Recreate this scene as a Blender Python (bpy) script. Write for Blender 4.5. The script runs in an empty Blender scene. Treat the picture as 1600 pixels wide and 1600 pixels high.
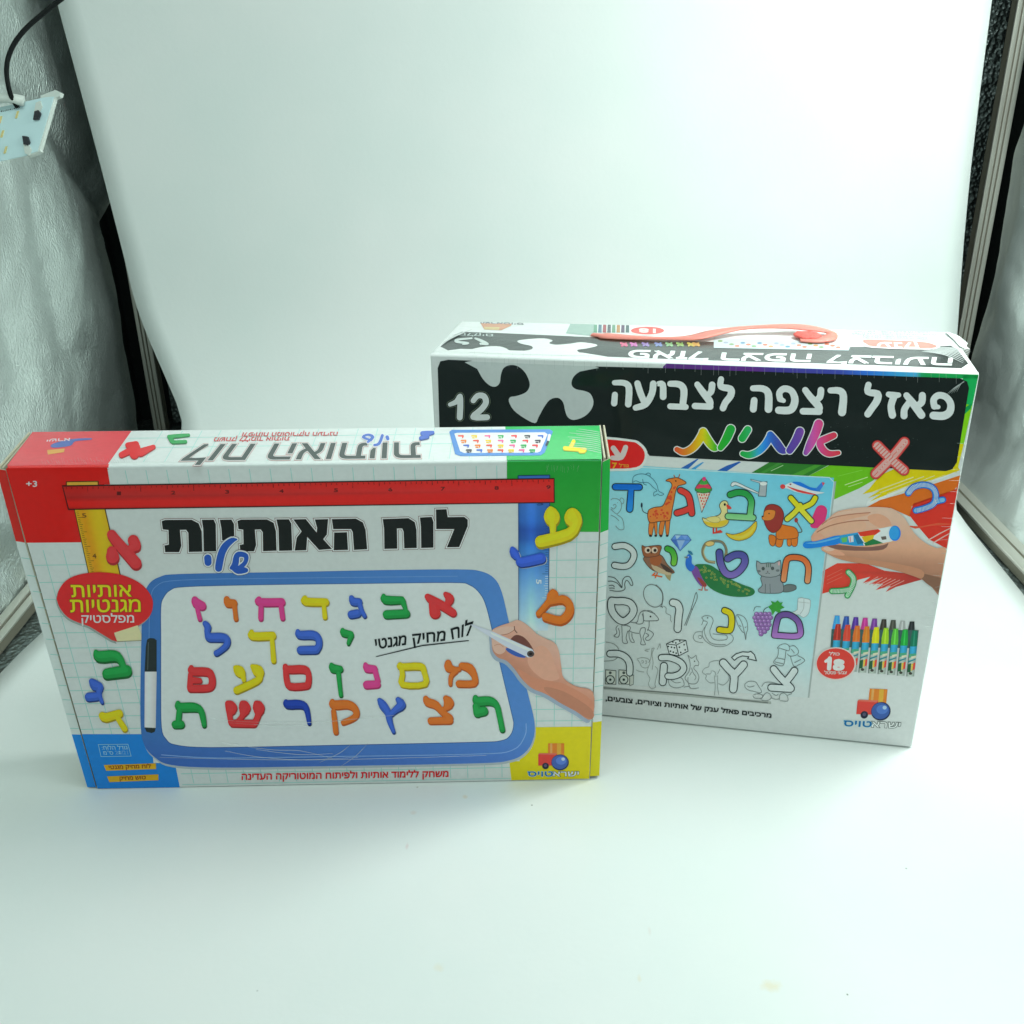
import bpy, bmesh, math, random
import numpy as np
from mathutils import Vector, Matrix, noise
from mathutils.geometry import tessellate_polygon
random.seed(7)
scn = bpy.context.scene
COL = scn.collection

# ------------------------------------------------------------------ camera
FPX = 1600.0
PITCH, ROLL, CAMH = math.radians(25.5352), math.radians(-0.8008), 0.5336
fwd = np.array([0, math.cos(PITCH), -math.sin(PITCH)])
rgt0 = np.array([1.0, 0, 0]); up0 = np.cross(rgt0, fwd)
RG = rgt0 * math.cos(ROLL) + up0 * math.sin(ROLL)
UP = -rgt0 * math.sin(ROLL) + up0 * math.cos(ROLL)
CP = np.array([0, 0, CAMH])
cd = bpy.data.cameras.new('camera'); cam = bpy.data.objects.new('camera', cd); COL.objects.link(cam)
cd.sensor_width = 36; cd.lens = 36; cd.clip_start = 0.01; cd.clip_end = 50
m = Matrix.Identity(4)
for i in range(3):
    m[i][0] = RG[i]; m[i][1] = UP[i]; m[i][2] = -fwd[i]; m[i][3] = CP[i]
cam.matrix_world = m
scn.camera = cam

# ------------------------------------------------------------------ world and lamps
w = bpy.data.worlds.new('World'); scn.world = w; w.use_nodes = True
bg = w.node_tree.nodes['Background']
bg.inputs[0].default_value = (0.77, 1.0, 0.93, 1); bg.inputs[1].default_value = 0.415

def area(name, loc, target, sx, sy, power, col):
    l = bpy.data.lights.new(name, 'AREA'); l.shape = 'RECTANGLE'; l.size = sx; l.size_y = sy
    l.energy = power; l.color = col
    o = bpy.data.objects.new(name, l); COL.objects.link(o); o.location = loc
    o.rotation_euler = (Vector(target) - Vector(loc)).to_track_quat('-Z', 'Y').to_euler()
    return o
area('strip_lamp_right', (0.50, 0.76, 0.82), (0.36, 0.86, 0.0), 0.30, 0.10, 5.5, (0.88, 1.0, 0.95))
area('strip_lamp_front', (0.05, 0.38, 1.05), (0.05, 0.52, 0.0), 0.90, 0.16, 3.0, (0.84, 1.0, 0.95))
vs = scn.view_settings
vs.view_transform = 'Standard'; vs.look = 'None'; vs.exposure = 0.0; vs.gamma = 1.0
scn.render.engine = 'CYCLES'
scn.cycles.max_bounces = 8
scn.cycles.use_denoising = True

# ------------------------------------------------------------------ projection helpers
def ray(x, y):
    return fwd + RG * (x - 800) / FPX + UP * (800 - y) / FPX
def hit(p, n, d):
    r = ray(*p); n = np.array(n, float)
    return CP + r * ((d - n @ CP) / (n @ r))
def prj(P):
    d = np.array(P, float) - CP; z = d @ fwd
    return 800 + FPX * (d @ RG) / z, 800 - FPX * (d @ UP) / z

# ------------------------------------------------------------------ materials
def mat(name, base=(0.8, 0.8, 0.8), rough=0.5, metal=0.0, **kw):
    m = bpy.data.materials.new(name); m.use_nodes = True
    b = m.node_tree.nodes['Principled BSDF']
    b.inputs['Base Color'].default_value = (*base, 1)
    b.inputs['Roughness'].default_value = rough; b.inputs['Metallic'].default_value = metal
    for k, v in kw.items():
        b.inputs[k.replace('_', ' ')].default_value = v
    return m
def nd(m, t, **kw):
    n = m.node_tree.nodes.new(t)
    for k, v in kw.items():
        if k.startswith('i_'): n.inputs[k[2:].replace('_', ' ')].default_value = v
        else: setattr(n, k, v)
    return n
def lk(m, a, b): m.node_tree.links.new(a, b)
def add_bump(m, scale, strength, dist, detail=3, stretch=(1, 1, 1), target='Normal', prev=None, ntype='ShaderNodeTexNoise'):
    tc = nd(m, 'ShaderNodeTexCoord'); mp = nd(m, 'ShaderNodeMapping'); mp.inputs['Scale'].default_value = stretch
    n = nd(m, ntype, i_Scale=scale)
    if ntype == 'ShaderNodeTexNoise': n.inputs['Detail'].default_value = detail
    lk(m, tc.outputs['Object'], mp.inputs[0]); lk(m, mp.outputs[0], n.inputs['Vector'])
    b = nd(m, 'ShaderNodeBump'); b.inputs['Strength'].default_value = strength; b.inputs['Distance'].default_value = dist
    lk(m, n.outputs[0], b.inputs['Height'])
    if prev: lk(m, prev.outputs[0], b.inputs['Normal'])
    lk(m, b.outputs[0], m.node_tree.nodes['Principled BSDF'].inputs[target])
    return b

# printed, film-covered card: colour comes from the print itself (attribute)
MP = mat('glossy_print', rough=0.5); MP.node_tree.nodes['Principled BSDF'].inputs['Coat Weight'].default_value = 0.32; MP.node_tree.nodes['Principled BSDF'].inputs['Specular IOR Level'].default_value = 0.04
MP.node_tree.nodes['Principled BSDF'].inputs['Coat Roughness'].default_value = 0.10
at = nd(MP, 'ShaderNodeAttribute', attribute_name='Col')
_tc = nd(MP, 'ShaderNodeTexCoord')
_nz = nd(MP, 'ShaderNodeTexNoise', i_Scale=260.0, i_Detail=2.0)
lk(MP, _tc.outputs['Object'], _nz.inputs['Vector'])
_mr = nd(MP, 'ShaderNodeMapRange'); _mr.inputs['To Min'].default_value = 0.93; _mr.inputs['To Max'].default_value = 1.05
lk(MP, _nz.outputs[0], _mr.inputs[0])
_mx = nd(MP, 'ShaderNodeVectorMath', operation='SCALE')
lk(MP, at.outputs['Color'], _mx.inputs[0]); lk(MP, _mr.outputs[0], _mx.inputs['Scale'])
lk(MP, _mx.outputs[0], MP.node_tree.nodes['Principled BSDF'].inputs['Base Color'])
_b1 = add_bump(MP, 9.0, 0.35, 0.01, detail=2, stretch=(1, 1, 2.2), target='Coat Normal')
add_bump(MP, 45.0, 0.18, 0.004, detail=3, target='Coat Normal', prev=_b1)

def film_top():
    m = MP.copy(); m.name = 'filmed_top_print'; q = m.node_tree.nodes['Principled BSDF']
    q.inputs['Coat Weight'].default_value = 1.0; q.inputs['Coat Roughness'].default_value = 0.22; q.inputs['Coat IOR'].default_value = 1.6
    return m
MPT = film_top()
M_card = mat('white_card', (0.78, 0.80, 0.79), 0.45); M_card.node_tree.nodes['Principled BSDF'].inputs['Coat Weight'].default_value = 0.5
add_bump(M_card, 30, 0.2, 0.004, target='Coat Normal')
M_raw = mat('raw_card_edge', (0.52, 0.47, 0.36), 0.85); add_bump(M_raw, 400, 0.4, 0.001)
M_film = bpy.data.materials.new('white_glint_film'); M_film.use_nodes = True
def film(m):
    nt = m.node_tree; nt.nodes.remove(nt.nodes['Principled BSDF'])
    out = nt.nodes['Material Output']
    g = nd(m, 'ShaderNodeBsdfGlossy', i_Roughness=0.12); t = nd(m, 'ShaderNodeBsdfTransparent'); d = nd(m, 'ShaderNodeBsdfDiffuse')
    d.inputs[0].default_value = (0.9, 0.93, 0.92, 1)  # white diffuse part paints the glints of the clear film
    a = nd(m, 'ShaderNodeMixShader'); a.inputs[0].default_value = 0.55
    b = nd(m, 'ShaderNodeMixShader'); b.inputs[0].default_value = 0.72
    lk(m, g.outputs[0], a.inputs[1]); lk(m, d.outputs[0], a.inputs[2])
    lk(m, t.outputs[0], b.inputs[1]); lk(m, a.outputs[0], b.inputs[2]); lk(m, b.outputs[0], out.inputs[0])
film(M_film)

# silver foil of the tent walls
M_foil_right = mat('bright_silver_foil', (0.76, 0.81, 0.79), 0.42, 0.6)
_f = add_bump(M_foil_right, 330.0, 0.3, 0.0014, detail=2); add_bump(M_foil_right, 12.0, 0.25, 0.02, detail=4, prev=_f)
M_foil = mat('silver_foil', (0.68, 0.735, 0.715), 0.30, 0.85)
_f = add_bump(M_foil, 330.0, 0.8, 0.0022, detail=2, stretch=(1, 1.5, 0.75), ntype='ShaderNodeTexNoise')
add_bump(M_foil, 14.0, 0.2, 0.02, detail=4, prev=_f)
M_foilback = mat('dark_foil', (0.20, 0.23, 0.225), 0.32, 0.85)
_f = add_bump(M_foilback, 190.0, 0.6, 0.004, detail=2, ntype='ShaderNodeTexVoronoi'); add_bump(M_foilback, 25, 0.5, 0.02, prev=_f)
M_black = mat('black_gap_shade', (0.012, 0.015, 0.015), 0.9); add_bump(M_black, 300, 0.3, 0.002)  # black colour stands for the shadow in the tent's corner gaps
M_alu = mat('aluminium', (0.58, 0.56, 0.50), 0.38, 0.55); add_bump(M_alu, 60, 0.1, 0.002, stretch=(1, 1, 0.05))
M_groove = mat('dark_groove', (0.24, 0.22, 0.17), 0.6, 0.3); add_bump(M_groove, 60, 0.1, 0.002)
M_cable = mat('black_cable', (0.004, 0.006, 0.006), 0.6); M_cable.node_tree.nodes['Principled BSDF'].inputs['Specular IOR Level'].default_value = 0.2; add_bump(M_cable, 200, 0.2, 0.001)
M_wplast = mat('white_plastic', (0.66, 0.70, 0.66), 0.4); add_bump(M_wplast, 100, 0.1, 0.001)
M_board = mat('led_board', (0.62, 0.80, 0.84), 0.35); add_bump(M_board, 150, 0.1, 0.001)
M_chip = mat('led_chip', (0.72, 0.60, 0.26), 0.3); add_bump(M_chip, 200, 0.2, 0.001)
M_tab = mat('black_screw', (0.012, 0.013, 0.02), 0.45); add_bump(M_tab, 200, 0.4, 0.001)

# white plastic backdrop sheet with a few stains
M_sheet = mat('white_sheet', (0.80, 0.82, 0.81), 0.38)
b = M_sheet.node_tree.nodes['Principled BSDF']; b.inputs['Specular IOR Level'].default_value = 0.35
tc = nd(M_sheet, 'ShaderNodeTexCoord')
n1 = nd(M_sheet, 'ShaderNodeTexNoise', i_Scale=7.0, i_Detail=5.0); lk(M_sheet, tc.outputs['Object'], n1.inputs['Vector'])
cr = nd(M_sheet, 'ShaderNodeValToRGB'); cr.color_ramp.elements[0].position = 0.3; cr.color_ramp.elements[0].color = (0.78, 0.81, 0.80, 1)
cr.color_ramp.elements[1].position = 0.72; cr.color_ramp.elements[1].color = (0.83, 0.83, 0.825, 1)
lk(M_sheet, n1.outputs[0], cr.inputs[0])
prev = cr.outputs[0]
for (px, py, rad, sx, c, k) in [(1205, 1541, 0.0052, 0.7, (0.78, 0.66, 0.42), 0.5), (999, 1528, 0.0035, 2.0, (0.78, 0.68, 0.52), 0.4), (727, 1245, 0.0026, 1, (0.75, 0.60, 0.42), 0.5),
                          (636, 1322, 0.0042, 3.0, (0.72, 0.50, 0.50), 0.4), (1324, 1554, 0.0009, 1, (0.05, 0.05, 0.05), 0.9), (831, 1258, 0.0008, 1, (0.1, 0.1, 0.1), 0.8),
                          (686, 1512, 0.004, 1, (0.80, 0.72, 0.58), 0.4), (1416, 1357, 0.0009, 1, (0.1, 0.1, 0.1), 0.6), (646, 1270, 0.003, 1, (0.76, 0.62, 0.55), 0.4), (1015, 1455, 0.004, 3, (0.72, 0.60, 0.55), 0.3),
                          (652, 1230, 0.0012, 1, (0.35, 0.3, 0.2), 0.5), (402, 1548, 0.0008, 1, (0.3, 0.3, 0.3), 0.5)]:
    p = hit((px, py), (0, 0, 1), 0)
    mp = nd(M_sheet, 'ShaderNodeMapping'); mp.inputs['Location'].default_value = (-p[0] * sx, -p[1], 0); mp.inputs['Scale'].default_value = (sx, 1, 0)
    lk(M_sheet, tc.outputs['Object'], mp.inputs[0])
    n2 = nd(M_sheet, 'ShaderNodeTexNoise', i_Scale=240.0); lk(M_sheet, tc.outputs['Object'], n2.inputs['Vector'])
    ln = nd(M_sheet, 'ShaderNodeVectorMath', operation='LENGTH'); lk(M_sheet, mp.outputs[0], ln.inputs[0])
    ad = nd(M_sheet, 'ShaderNodeMath', operation='MULTIPLY_ADD'); lk(M_sheet, n2.outputs[0], ad.inputs[0]); ad.inputs[1].default_value = rad * 0.9; lk(M_sheet, ln.outputs['Value'], ad.inputs[2])
    mr = nd(M_sheet, 'ShaderNodeMapRange'); mr.inputs['From Min'].default_value = rad * 0.7; mr.inputs['From Max'].default_value = rad * 1.5
    mr.inputs['To Min'].default_value = k; mr.inputs['To Max'].default_value = 0; lk(M_sheet, ad.outputs[0], mr.inputs[0])
    mx = nd(M_sheet, 'ShaderNodeMixRGB'); lk(M_sheet, mr.outputs[0], mx.inputs[0]); lk(M_sheet, prev, mx.inputs[1]); mx.inputs[2].default_value = (*c, 1)
    prev = mx.outputs[0]
lk(M_sheet, prev, b.inputs['Base Color'])
_f = add_bump(M_sheet, 220, 0.12, 0.001); add_bump(M_sheet, 3.0, 0.25, 0.02, detail=2, prev=_f)

# ------------------------------------------------------------------ object helpers
def tag(o, label=None, cat=None, group=None, kind=None):
    if label: o['label'] = label
    if cat: o['category'] = cat
    if group: o['group'] = group
    if kind: o['kind'] = kind
    return o
def link_mesh(name, verts, faces, material, parent=None, smooth=False, cols=None):
    me = bpy.data.meshes.new(name); me.from_pydata([tuple(map(float, v)) for v in verts], [], faces); me.update()
    if cols is not None:
        ca = me.color_attributes.new('Col', 'FLOAT_COLOR', 'POINT')
        ca.data.foreach_set('color', np.array(cols, np.float32).ravel())
    me.materials.append(material)
    if smooth: me.polygons.foreach_set('use_smooth', [True] * len(me.polygons))
    o = bpy.data.objects.new(name, me); COL.objects.link(o)
    if parent is not None:
        o.parent = parent
        if parent_loc(parent) is not None: o.matrix_parent_inverse = parent_loc(parent).inverted()
    return o
def parent_loc(p):
    return Matrix.Translation(p.location) if p.type == 'EMPTY' else None
def empty(name, loc):
    o = bpy.data.objects.new(name, None); COL.objects.link(o); o.location = tuple(map(float, loc)); o.empty_display_size = 0.02
    return o
def bevel_mesh(o, width, seg=3):
    bm = bmesh.new(); bm.from_mesh(o.data)
    bmesh.ops.bevel(bm, geom=bm.edges[:], offset=width, segments=seg, profile=0.5, affect='EDGES')
    bm.to_mesh(o.data); bm.free()
    o.data.polygons.foreach_set('use_smooth', [True] * len(o.data.polygons)); o.data.update()
BOXF = [(0, 1, 2, 3), (7, 6, 5, 4), (0, 4, 5, 1), (1, 5, 6, 2), (2, 6, 7, 3), (3, 7, 4, 0)]
def hexa(name, P, material, parent=None, bev=0):
    """P: 8 corners, first four one face, last four the opposite face in the same order"""
    o = link_mesh(name, P, BOXF, material, parent)
    bm = bmesh.new(); bm.from_mesh(o.data); bmesh.ops.recalc_face_normals(bm, faces=bm.faces); bm.to_mesh(o.data); bm.free()
    if bev: bevel_mesh(o, bev)
    return o
def tube(name, pts, rad, material, parent=None, n=12):
    pts = [Vector(p) for p in pts]; V = []; F = []
    for i, p in enumerate(pts):
        a = pts[max(0, i - 1)]; b = pts[min(len(pts) - 1, i + 1)]; t = (b - a).normalized()
        s = t.cross(Vector((0.3, 0.9, 0.2))).normalized(); u = t.cross(s)
        for k in range(n):
            an = 2 * math.pi * k / n; V.append(p + (s * math.cos(an) + u * math.sin(an)) * rad)
    for i in range(len(pts) - 1):
        for k in range(n):
            F.append((i * n + k, i * n + (k + 1) % n, (i + 1) * n + (k + 1) % n, (i + 1) * n + k))
    F.append(tuple(range(n))[::-1]); F.append(tuple((len(pts) - 1) * n + k for k in range(n)))
    return link_mesh(name, V, F, material, parent, smooth=True)

# ------------------------------------------------------------------ the tent
def lerp(a, b, t): return a + (b - a) * t
def poly_x(pl, y):
    for (x0, y0), (x1, y1) in zip(pl, pl[1:]):
        if min(y0, y1) <= y <= max(y0, y1) and y0 != y1: return lerp(x0, x1, (y - y0) / (y1 - y0))
    return None
prof = [(-0.25, 0.0)] + [(y, 0.0) for y in np.linspace(0.1, 0.98, 12)]
for a in np.linspace(0, 90, 18)[1:]:
    a = math.radians(a); prof.append((0.98 + 0.25 * math.sin(a), 0.25 - 0.25 * math.cos(a)))
prof += [(1.23 + 0.0 * z, z) for z in np.linspace(0.25, 0.80, 14)[1:]]
LE = [(36, -193), (88, 0), (155, 250), (194, 403), (210, 470), (228, 520), (255, 582), (275, 628), (286, 665), (276, 740), (215, 850), (68, 985), (0, 1050), (-400, 1432), (-900, 1900)]
RE = [(1576, -200), (1550, 0), (1533, 130), (1515, 280), (1504, 400), (1496, 520), (1488, 600), (1486, 700), (1495, 800), (1600, 930), (1900, 1300), (2600, 2160)]
def edge_x(pl, y, z, default):
    lo, hi = -0.9, 0.9
    p0 = prj((default, y, z))
    px = poly_x(pl, p0[1])
    if px is None: return None
    x = default
    for _ in range(6):
        p0 = prj((x, y, z)); q = poly_x(pl, p0[1])
        if q is None: break
        x += (q - p0[0]) * np.dot(np.array((x, y, z)) - CP, fwd) / FPX
    return x
V = []; Fc = []; NX = 40
rows = []
for (y, z) in prof:
    xl = edge_x(LE, y, z, -0.45); xr = edge_x(RE, y, z, 0.53)
    rows.append([y, z, xl, xr])
flatL = lambda y: lerp(-0.474, -0.463, (y - 0.79) / 0.072) if y > 0.7 else -0.476
for r in rows:
    if r[2] is None: r[2] = -0.475 if r[1] < 0.1 else -0.49
    if r[3] is None: r[3] = 0.52 if r[1] < 0.1 else 0.533
    if r[1] == 0.0 and r[0] < 0.75: r[2] = -0.478; r[3] = 0.515
for (y, z, xl, xr) in rows:
    for k in range(NX + 1):
        x = lerp(xl, xr, k / NX)
        V.append((x, y, z))
for i in range(len(rows) - 1):
    for k in range(NX):
        a = i * (NX + 1) + k; Fc.append((a, a + 1, a + NX + 2, a + NX + 1))
sheet = link_mesh('backdrop', V, Fc, M_sheet, smooth=True); tag(sheet, kind='structure')
sheet['label'] = 'white plastic sheet sweeping up from floor to back wall'
md = sheet.modifiers.new('solid', 'SOLIDIFY'); md.thickness = 0.0012; md.offset = -1

def foil_wall(name, x0, side, y0, y1, z1, material, seed, foot, top=0.0):
    V = []; F = []; NY, NZ = 200, 170
    for i in range(NY + 1):
        for j in range(NZ + 1):
            z = lerp(0.0, z1, j / NZ); sm_ = min(1, max(0, (z - 0.27) / 0.13)); sm_ = sm_ * sm_ * (3 - 2 * sm_); ye = y1 + top * sm_; y = lerp(y0, ye, i / NY)
            p = Vector((y * 3.2, z * 3.0, seed))
            d = 0.024 * noise.noise(p) + 0.013 * abs(noise.noise(p * 2.7)) + 0.003 * abs(noise.noise(p * 6)) + 0.0012 * noise.noise(p * 15)
            # creases
            d -= 0.014 * max(0, 0.10 - abs(noise.noise(Vector((y * 2.6, z * 2.2, seed + 9))))) / 0.10
            e = (ye - y) / 0.06
            if e < 1: d -= 0.012 * (1 - e) ** 2          # padded panel curls away near the corner pole
            b = z / 0.09
            if b < 1: d += foot * (1 - b) ** 2
            yy = y + 0.012 * noise.noise(Vector((z * 5, seed, 3))) * (i / NY) ** 4
            V.append((x0 + side * d, yy, z))
    for i in range(NY):
        for j in range(NZ):
            a = i * (NZ + 1) + j; F.append((a, a + 1, a + NZ + 2, a + NZ + 1))
    o = link_mesh(name, V, F, material, smooth=True); tag(o, kind='structure'); return o
foil_wall('wall_left', -0.506, 1, 0.2, 1.308, 0.86, M_foil, 1.3, 0.004, 0.085)
foil_wall('wall_right', 0.594, -1, 0.2, 1.30, 0.86, M_foil_right, 5.1, 0.034)
# black slabs painting corner-gap shade, back wall foil and tent floor
def slab(name, a, b, material, parent=None, bev=0):
    x0, y0, z0 = a; x1, y1, z1 = b
    return hexa(name, [(x0, y0, z0), (x1, y0, z0), (x1, y0, z1), (x0, y0, z1), (x0, y1, z0), (x1, y1, z0), (x1, y1, z1), (x0, y1, z1)], material, parent, bev)
tag(slab('wall_back', (-0.70, 1.47, -0.02), (0.80, 1.49, 0.9), M_black), kind='structure')
def foil_back(name, x0, x1, seed):
    V = []; F = []
    for i in range(31):
        for j in range(91):
            x = lerp(x0, x1, i / 30); z = lerp(0, 0.9, j / 90)
            V.append((x, 1.44 + 0.010 * noise.noise(Vector((x * 9, z * 7, seed))), z))
    for i in range(30):
        for j in range(90):
            a = i * 91 + j; F.append((a, a + 1, a + 92, a + 91))
    tag(link_mesh(name, V, F, M_foilback, smooth=True), kind='structure')
foil_back('wall_back_foil', -0.505, 0.64, 2.2)
tag(slab('wall_left_lining', (-0.70, 1.30, -0.02), (-0.56, 1.47, 0.9), M_black), kind='structure')
tag(slab('wall_right_lining', (0.665, 1.26, -0.02), (0.80, 1.47, 0.9), M_black), kind='structure')
V = []; F = []
for i in range(61):
    for j in range(91):
        x = lerp(-0.62, 0.72, i / 60); y = lerp(-0.2, 1.47, j / 90)
        V.append((x, y, -0.0035 + 0.001 * noise.noise(Vector((x * 30, y * 30, 0)))))
for i in range(60):
    for j in range(90):
        a = i * 91 + j; F.append((a, a + 91, a + 92, a + 1))
tag(link_mesh('floor', V, F, M_foilback, smooth=True), kind='structure')

def pole(x, y, w, d, label, lean=0):
    e = empty('tent_pole', (x, y, 0)); tag(e, label, 'tent pole', 'aluminium corner poles of the photo tent')
    core = slab('pole_core', (x - w / 2, y - d / 2 + 0.0018, 0), (x + w / 2, y + d / 2, 0.9), M_groove, e)
    for a, b_ in ((-0.5, -0.20), (-0.12, 0.10), (0.18, 0.5)):
        slab('pole_rib', (x + a * w, y - d / 2 - 0.001, 0), (x + b_ * w, y - d / 2 + 0.0035, 0.9), M_alu, e, 0.0006)
    return e
pole(-0.502, 1.385, 0.017, 0.016, 'aluminium corner pole behind the left edge of the white sheet')
pole(0.604, 1.33, 0.019, 0.016, 'aluminium corner pole on the right, between the white sheet and silver foil')
def rail(x, w, y0, y1, label):
    e = empty('tent_rail', (x, (y0 + y1) / 2, 0)); tag(e, label, 'tent rail', 'aluminium floor rails of the photo tent')
    slab('rail_core', (x - w / 2 + 0.001, y0, -0.002), (x + w / 2 - 0.001, y1, 0.009), M_groove, e)
    slab('rail_rib', (x - w / 2, y0, 0.0085), (x - 0.05 * w, y1, 0.0125), M_alu, e, 0.0007)
    slab('rail_rib', (x + 0.1 * w, y0, 0.0085), (x + w / 2, y1, 0.0115), M_alu, e, 0.0007)
rail(-0.497, 0.020, 0.1, 1.37, 'aluminium rail along the floor at the foot of the left foil wall')
rail(0.5455, 0.028, 0.1, 1.32, 'aluminium rail along the floor at the foot of the right foil wall')

# ------------------------------------------------------------------ LED board, cable
YL = 0.92
nL = np.array([0.12, 1.0, -0.35]); nL /= np.linalg.norm(nL)
dL = nL @ hit((40, 200), (0, 1, 0), YL)
hL = lambda x, y, o=0.0: hit((x, y), nL, dL) - nL * o
eL = empty('led_board', hL(20, 200)); tag(eL, 'unlit pale blue LED board with yellow chips at the left edge of the photo', 'lamp')
def plate(name, px, z0, z1, material, parent, bev=0):
    P = [hL(x, y, z1) for x, y in px]; Q = [hL(x, y, z0) for x, y in px]; n = len(px)
    F = [tuple(range(n)), tuple(range(2 * n - 1, n - 1, -1))] + [(i, i + n, (i + 1) % n + n, (i + 1) % n) for i in range(n)]
    o = link_mesh(name, P + Q, F, material, parent)
    bm = bmesh.new(); bm.from_mesh(o.data); bmesh.ops.recalc_face_normals(bm, faces=bm.faces); bm.to_mesh(o.data); bm.free()
    return o
plate('circuit_board', [(-90, 189), (72, 153), (86, 152), (60, 237), (40, 244), (-90, 272)], 0.0, 0.0018, M_board, eL)
plate('end_clip', [(65, 150), (88, 141), (96, 145), (94, 151), (86, 154), (63, 234), (64, 237), (46, 245), (40, 241), (54, 235), (79, 156), (66, 156)], -0.004, 0.0012, M_wplast, eL)
for (x, y) in [(28, 181), (5, 211), (2, 189), (10, 236), (-20, 195), (-24, 222)]:
    plate('led_chip', [(x - 2, y + 5), (x + 1, y - 6), (x + 4, y - 6.5), (x + 1, y + 4.5)], 0.0018, 0.0026, M_chip, eL)
for (x, y, s) in [(61, 182, 1), (44, 221, -1)]:
    plate('screw', [(x - 5, y + 7 * s), (x - 3, y - 6 * s), (x + 3, y - 8 * s), (x + 6, y - 3 * s), (x + 3, y + 6 * s)], 0.0018, 0.0042, M_tab, eL)
    plate('screw_washer', [(x - 5, y - 4 * s), (x - 2, y - 20 * s), (x + 5, y - 23 * s), (x + 8, y - 14 * s), (x + 4, y - 6 * s)], 0.0018, 0.0030, M_wplast, eL)
for k in range(9):
    plate('solder_mark', [(3 + k * 3.4, 175 - k * 0.75 + (k % 3)), (5 + k * 3.4, 173.5 - k * 0.75 + (k % 2)), (6 + k * 3.4, 174.5 - k * 0.75), (4 + k * 3.4, 176 - k * 0.75)], 0.0018, 0.0019, M_tab, eL)
def catm(P, n=6, closed=False):
    P = [np.array(p, float) for p in P]; N = len(P); out = []
    for i in range(N if closed else N - 1):
        if closed: a, b, c, d = P[(i - 1) % N], P[i], P[(i + 1) % N], P[(i + 2) % N]
        else: a, b, c, d = P[max(i - 1, 0)], P[i], P[i + 1], P[min(i + 2, N - 1)]
        for k in range(n):
            t = k / n; out.append(0.5 * (2 * b + (c - a) * t + (2 * a - 5 * b + 4 * c - d) * t * t + (3 * b - a - 3 * c + d) * t ** 3))
    if not closed: out.append(P[-1])
    return out
cp = [hL(30, 168, 0.003), hL(29, 152, 0.012), hL(28, 118, 0.016), hL(35, 88, 0.016), hL(52, 58, 0.014), hL(78, 28, 0.01), hL(112, -5, 0.006), hL(150, -45, 0.0)]
o = tube('power_cable', catm(cp, 6), 0.0020, M_cable); tag(o, 'black cable curving up from the LED board past the top left corner', 'cable')
o = tube('cable_sleeve', [hL(-60, 172, 0.010), hL(-10, 160, 0.010), hL(22, 157, 0.008), hL(42, 160, 0.004)], 0.0042, M_wplast); tag(o, 'short white plastic sleeve behind the LED board beneath the cable', 'sleeve')

# ------------------------------------------------------------------ print engine
ZO = dict(Z=(0, 0, 1), A=(0, 640, .25), B=(200, 640, .25), C=(560, 640, .25), D=(0, 900, .25), E=(250, 900, .21875), F=(600, 900, .225),
          G=(660, 480, .275), H=(1100, 480, .275), I=(930, 720, .1875), J=(1180, 720, .2), K=(930, 900, .21875), L=(1200, 900, .1875),
          M=(930, 900, .1125), N=(1080, 960, .125), O=(960, 490, .3375), P=(1090, 640, .14375))
def s2l(c): return c / 12.92 if c <= 0.04045 else ((c + 0.055) / 1.055) ** 2.4
def rgb(c):
    if isinstance(c, str): return tuple(int(c[i:i + 2], 16) for i in (0, 2, 4))
    return c
class Face:
    def __init__(s, P0, X, T, white):
        s.P = np.array(P0, float); n = np.cross(X, T); s.n = n / np.linalg.norm(n)
        if s.n @ (CP - s.P) < 0: s.n = -s.n
        s.clip = None; s.clipy = None; s.mat = MP; s.d = s.n @ s.P; s.w = [s2l(v / 255) for v in white]
    def at(s, x, y, lift=0.0):
        if s.clipy: y = max(y, s.clipy(x))
        if s.clip: x = min(x, s.clip(y))
        p = hit((x, y), s.n, s.d); return p + s.n * lift
    def alb(s, c):
        c = rgb(c); v = [s2l(c[i] / 255) / s.w[i] * 0.80 for i in range(3)]; m_ = max(v)
        if m_ > 0.86: k = (0.86 / m_) ** 0.55; v = [q * k for q in v]
        return tuple(min(0.9, max(0.004, q)) for q in v) + (1.0,)
STEP = 1.5e-6
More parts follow.
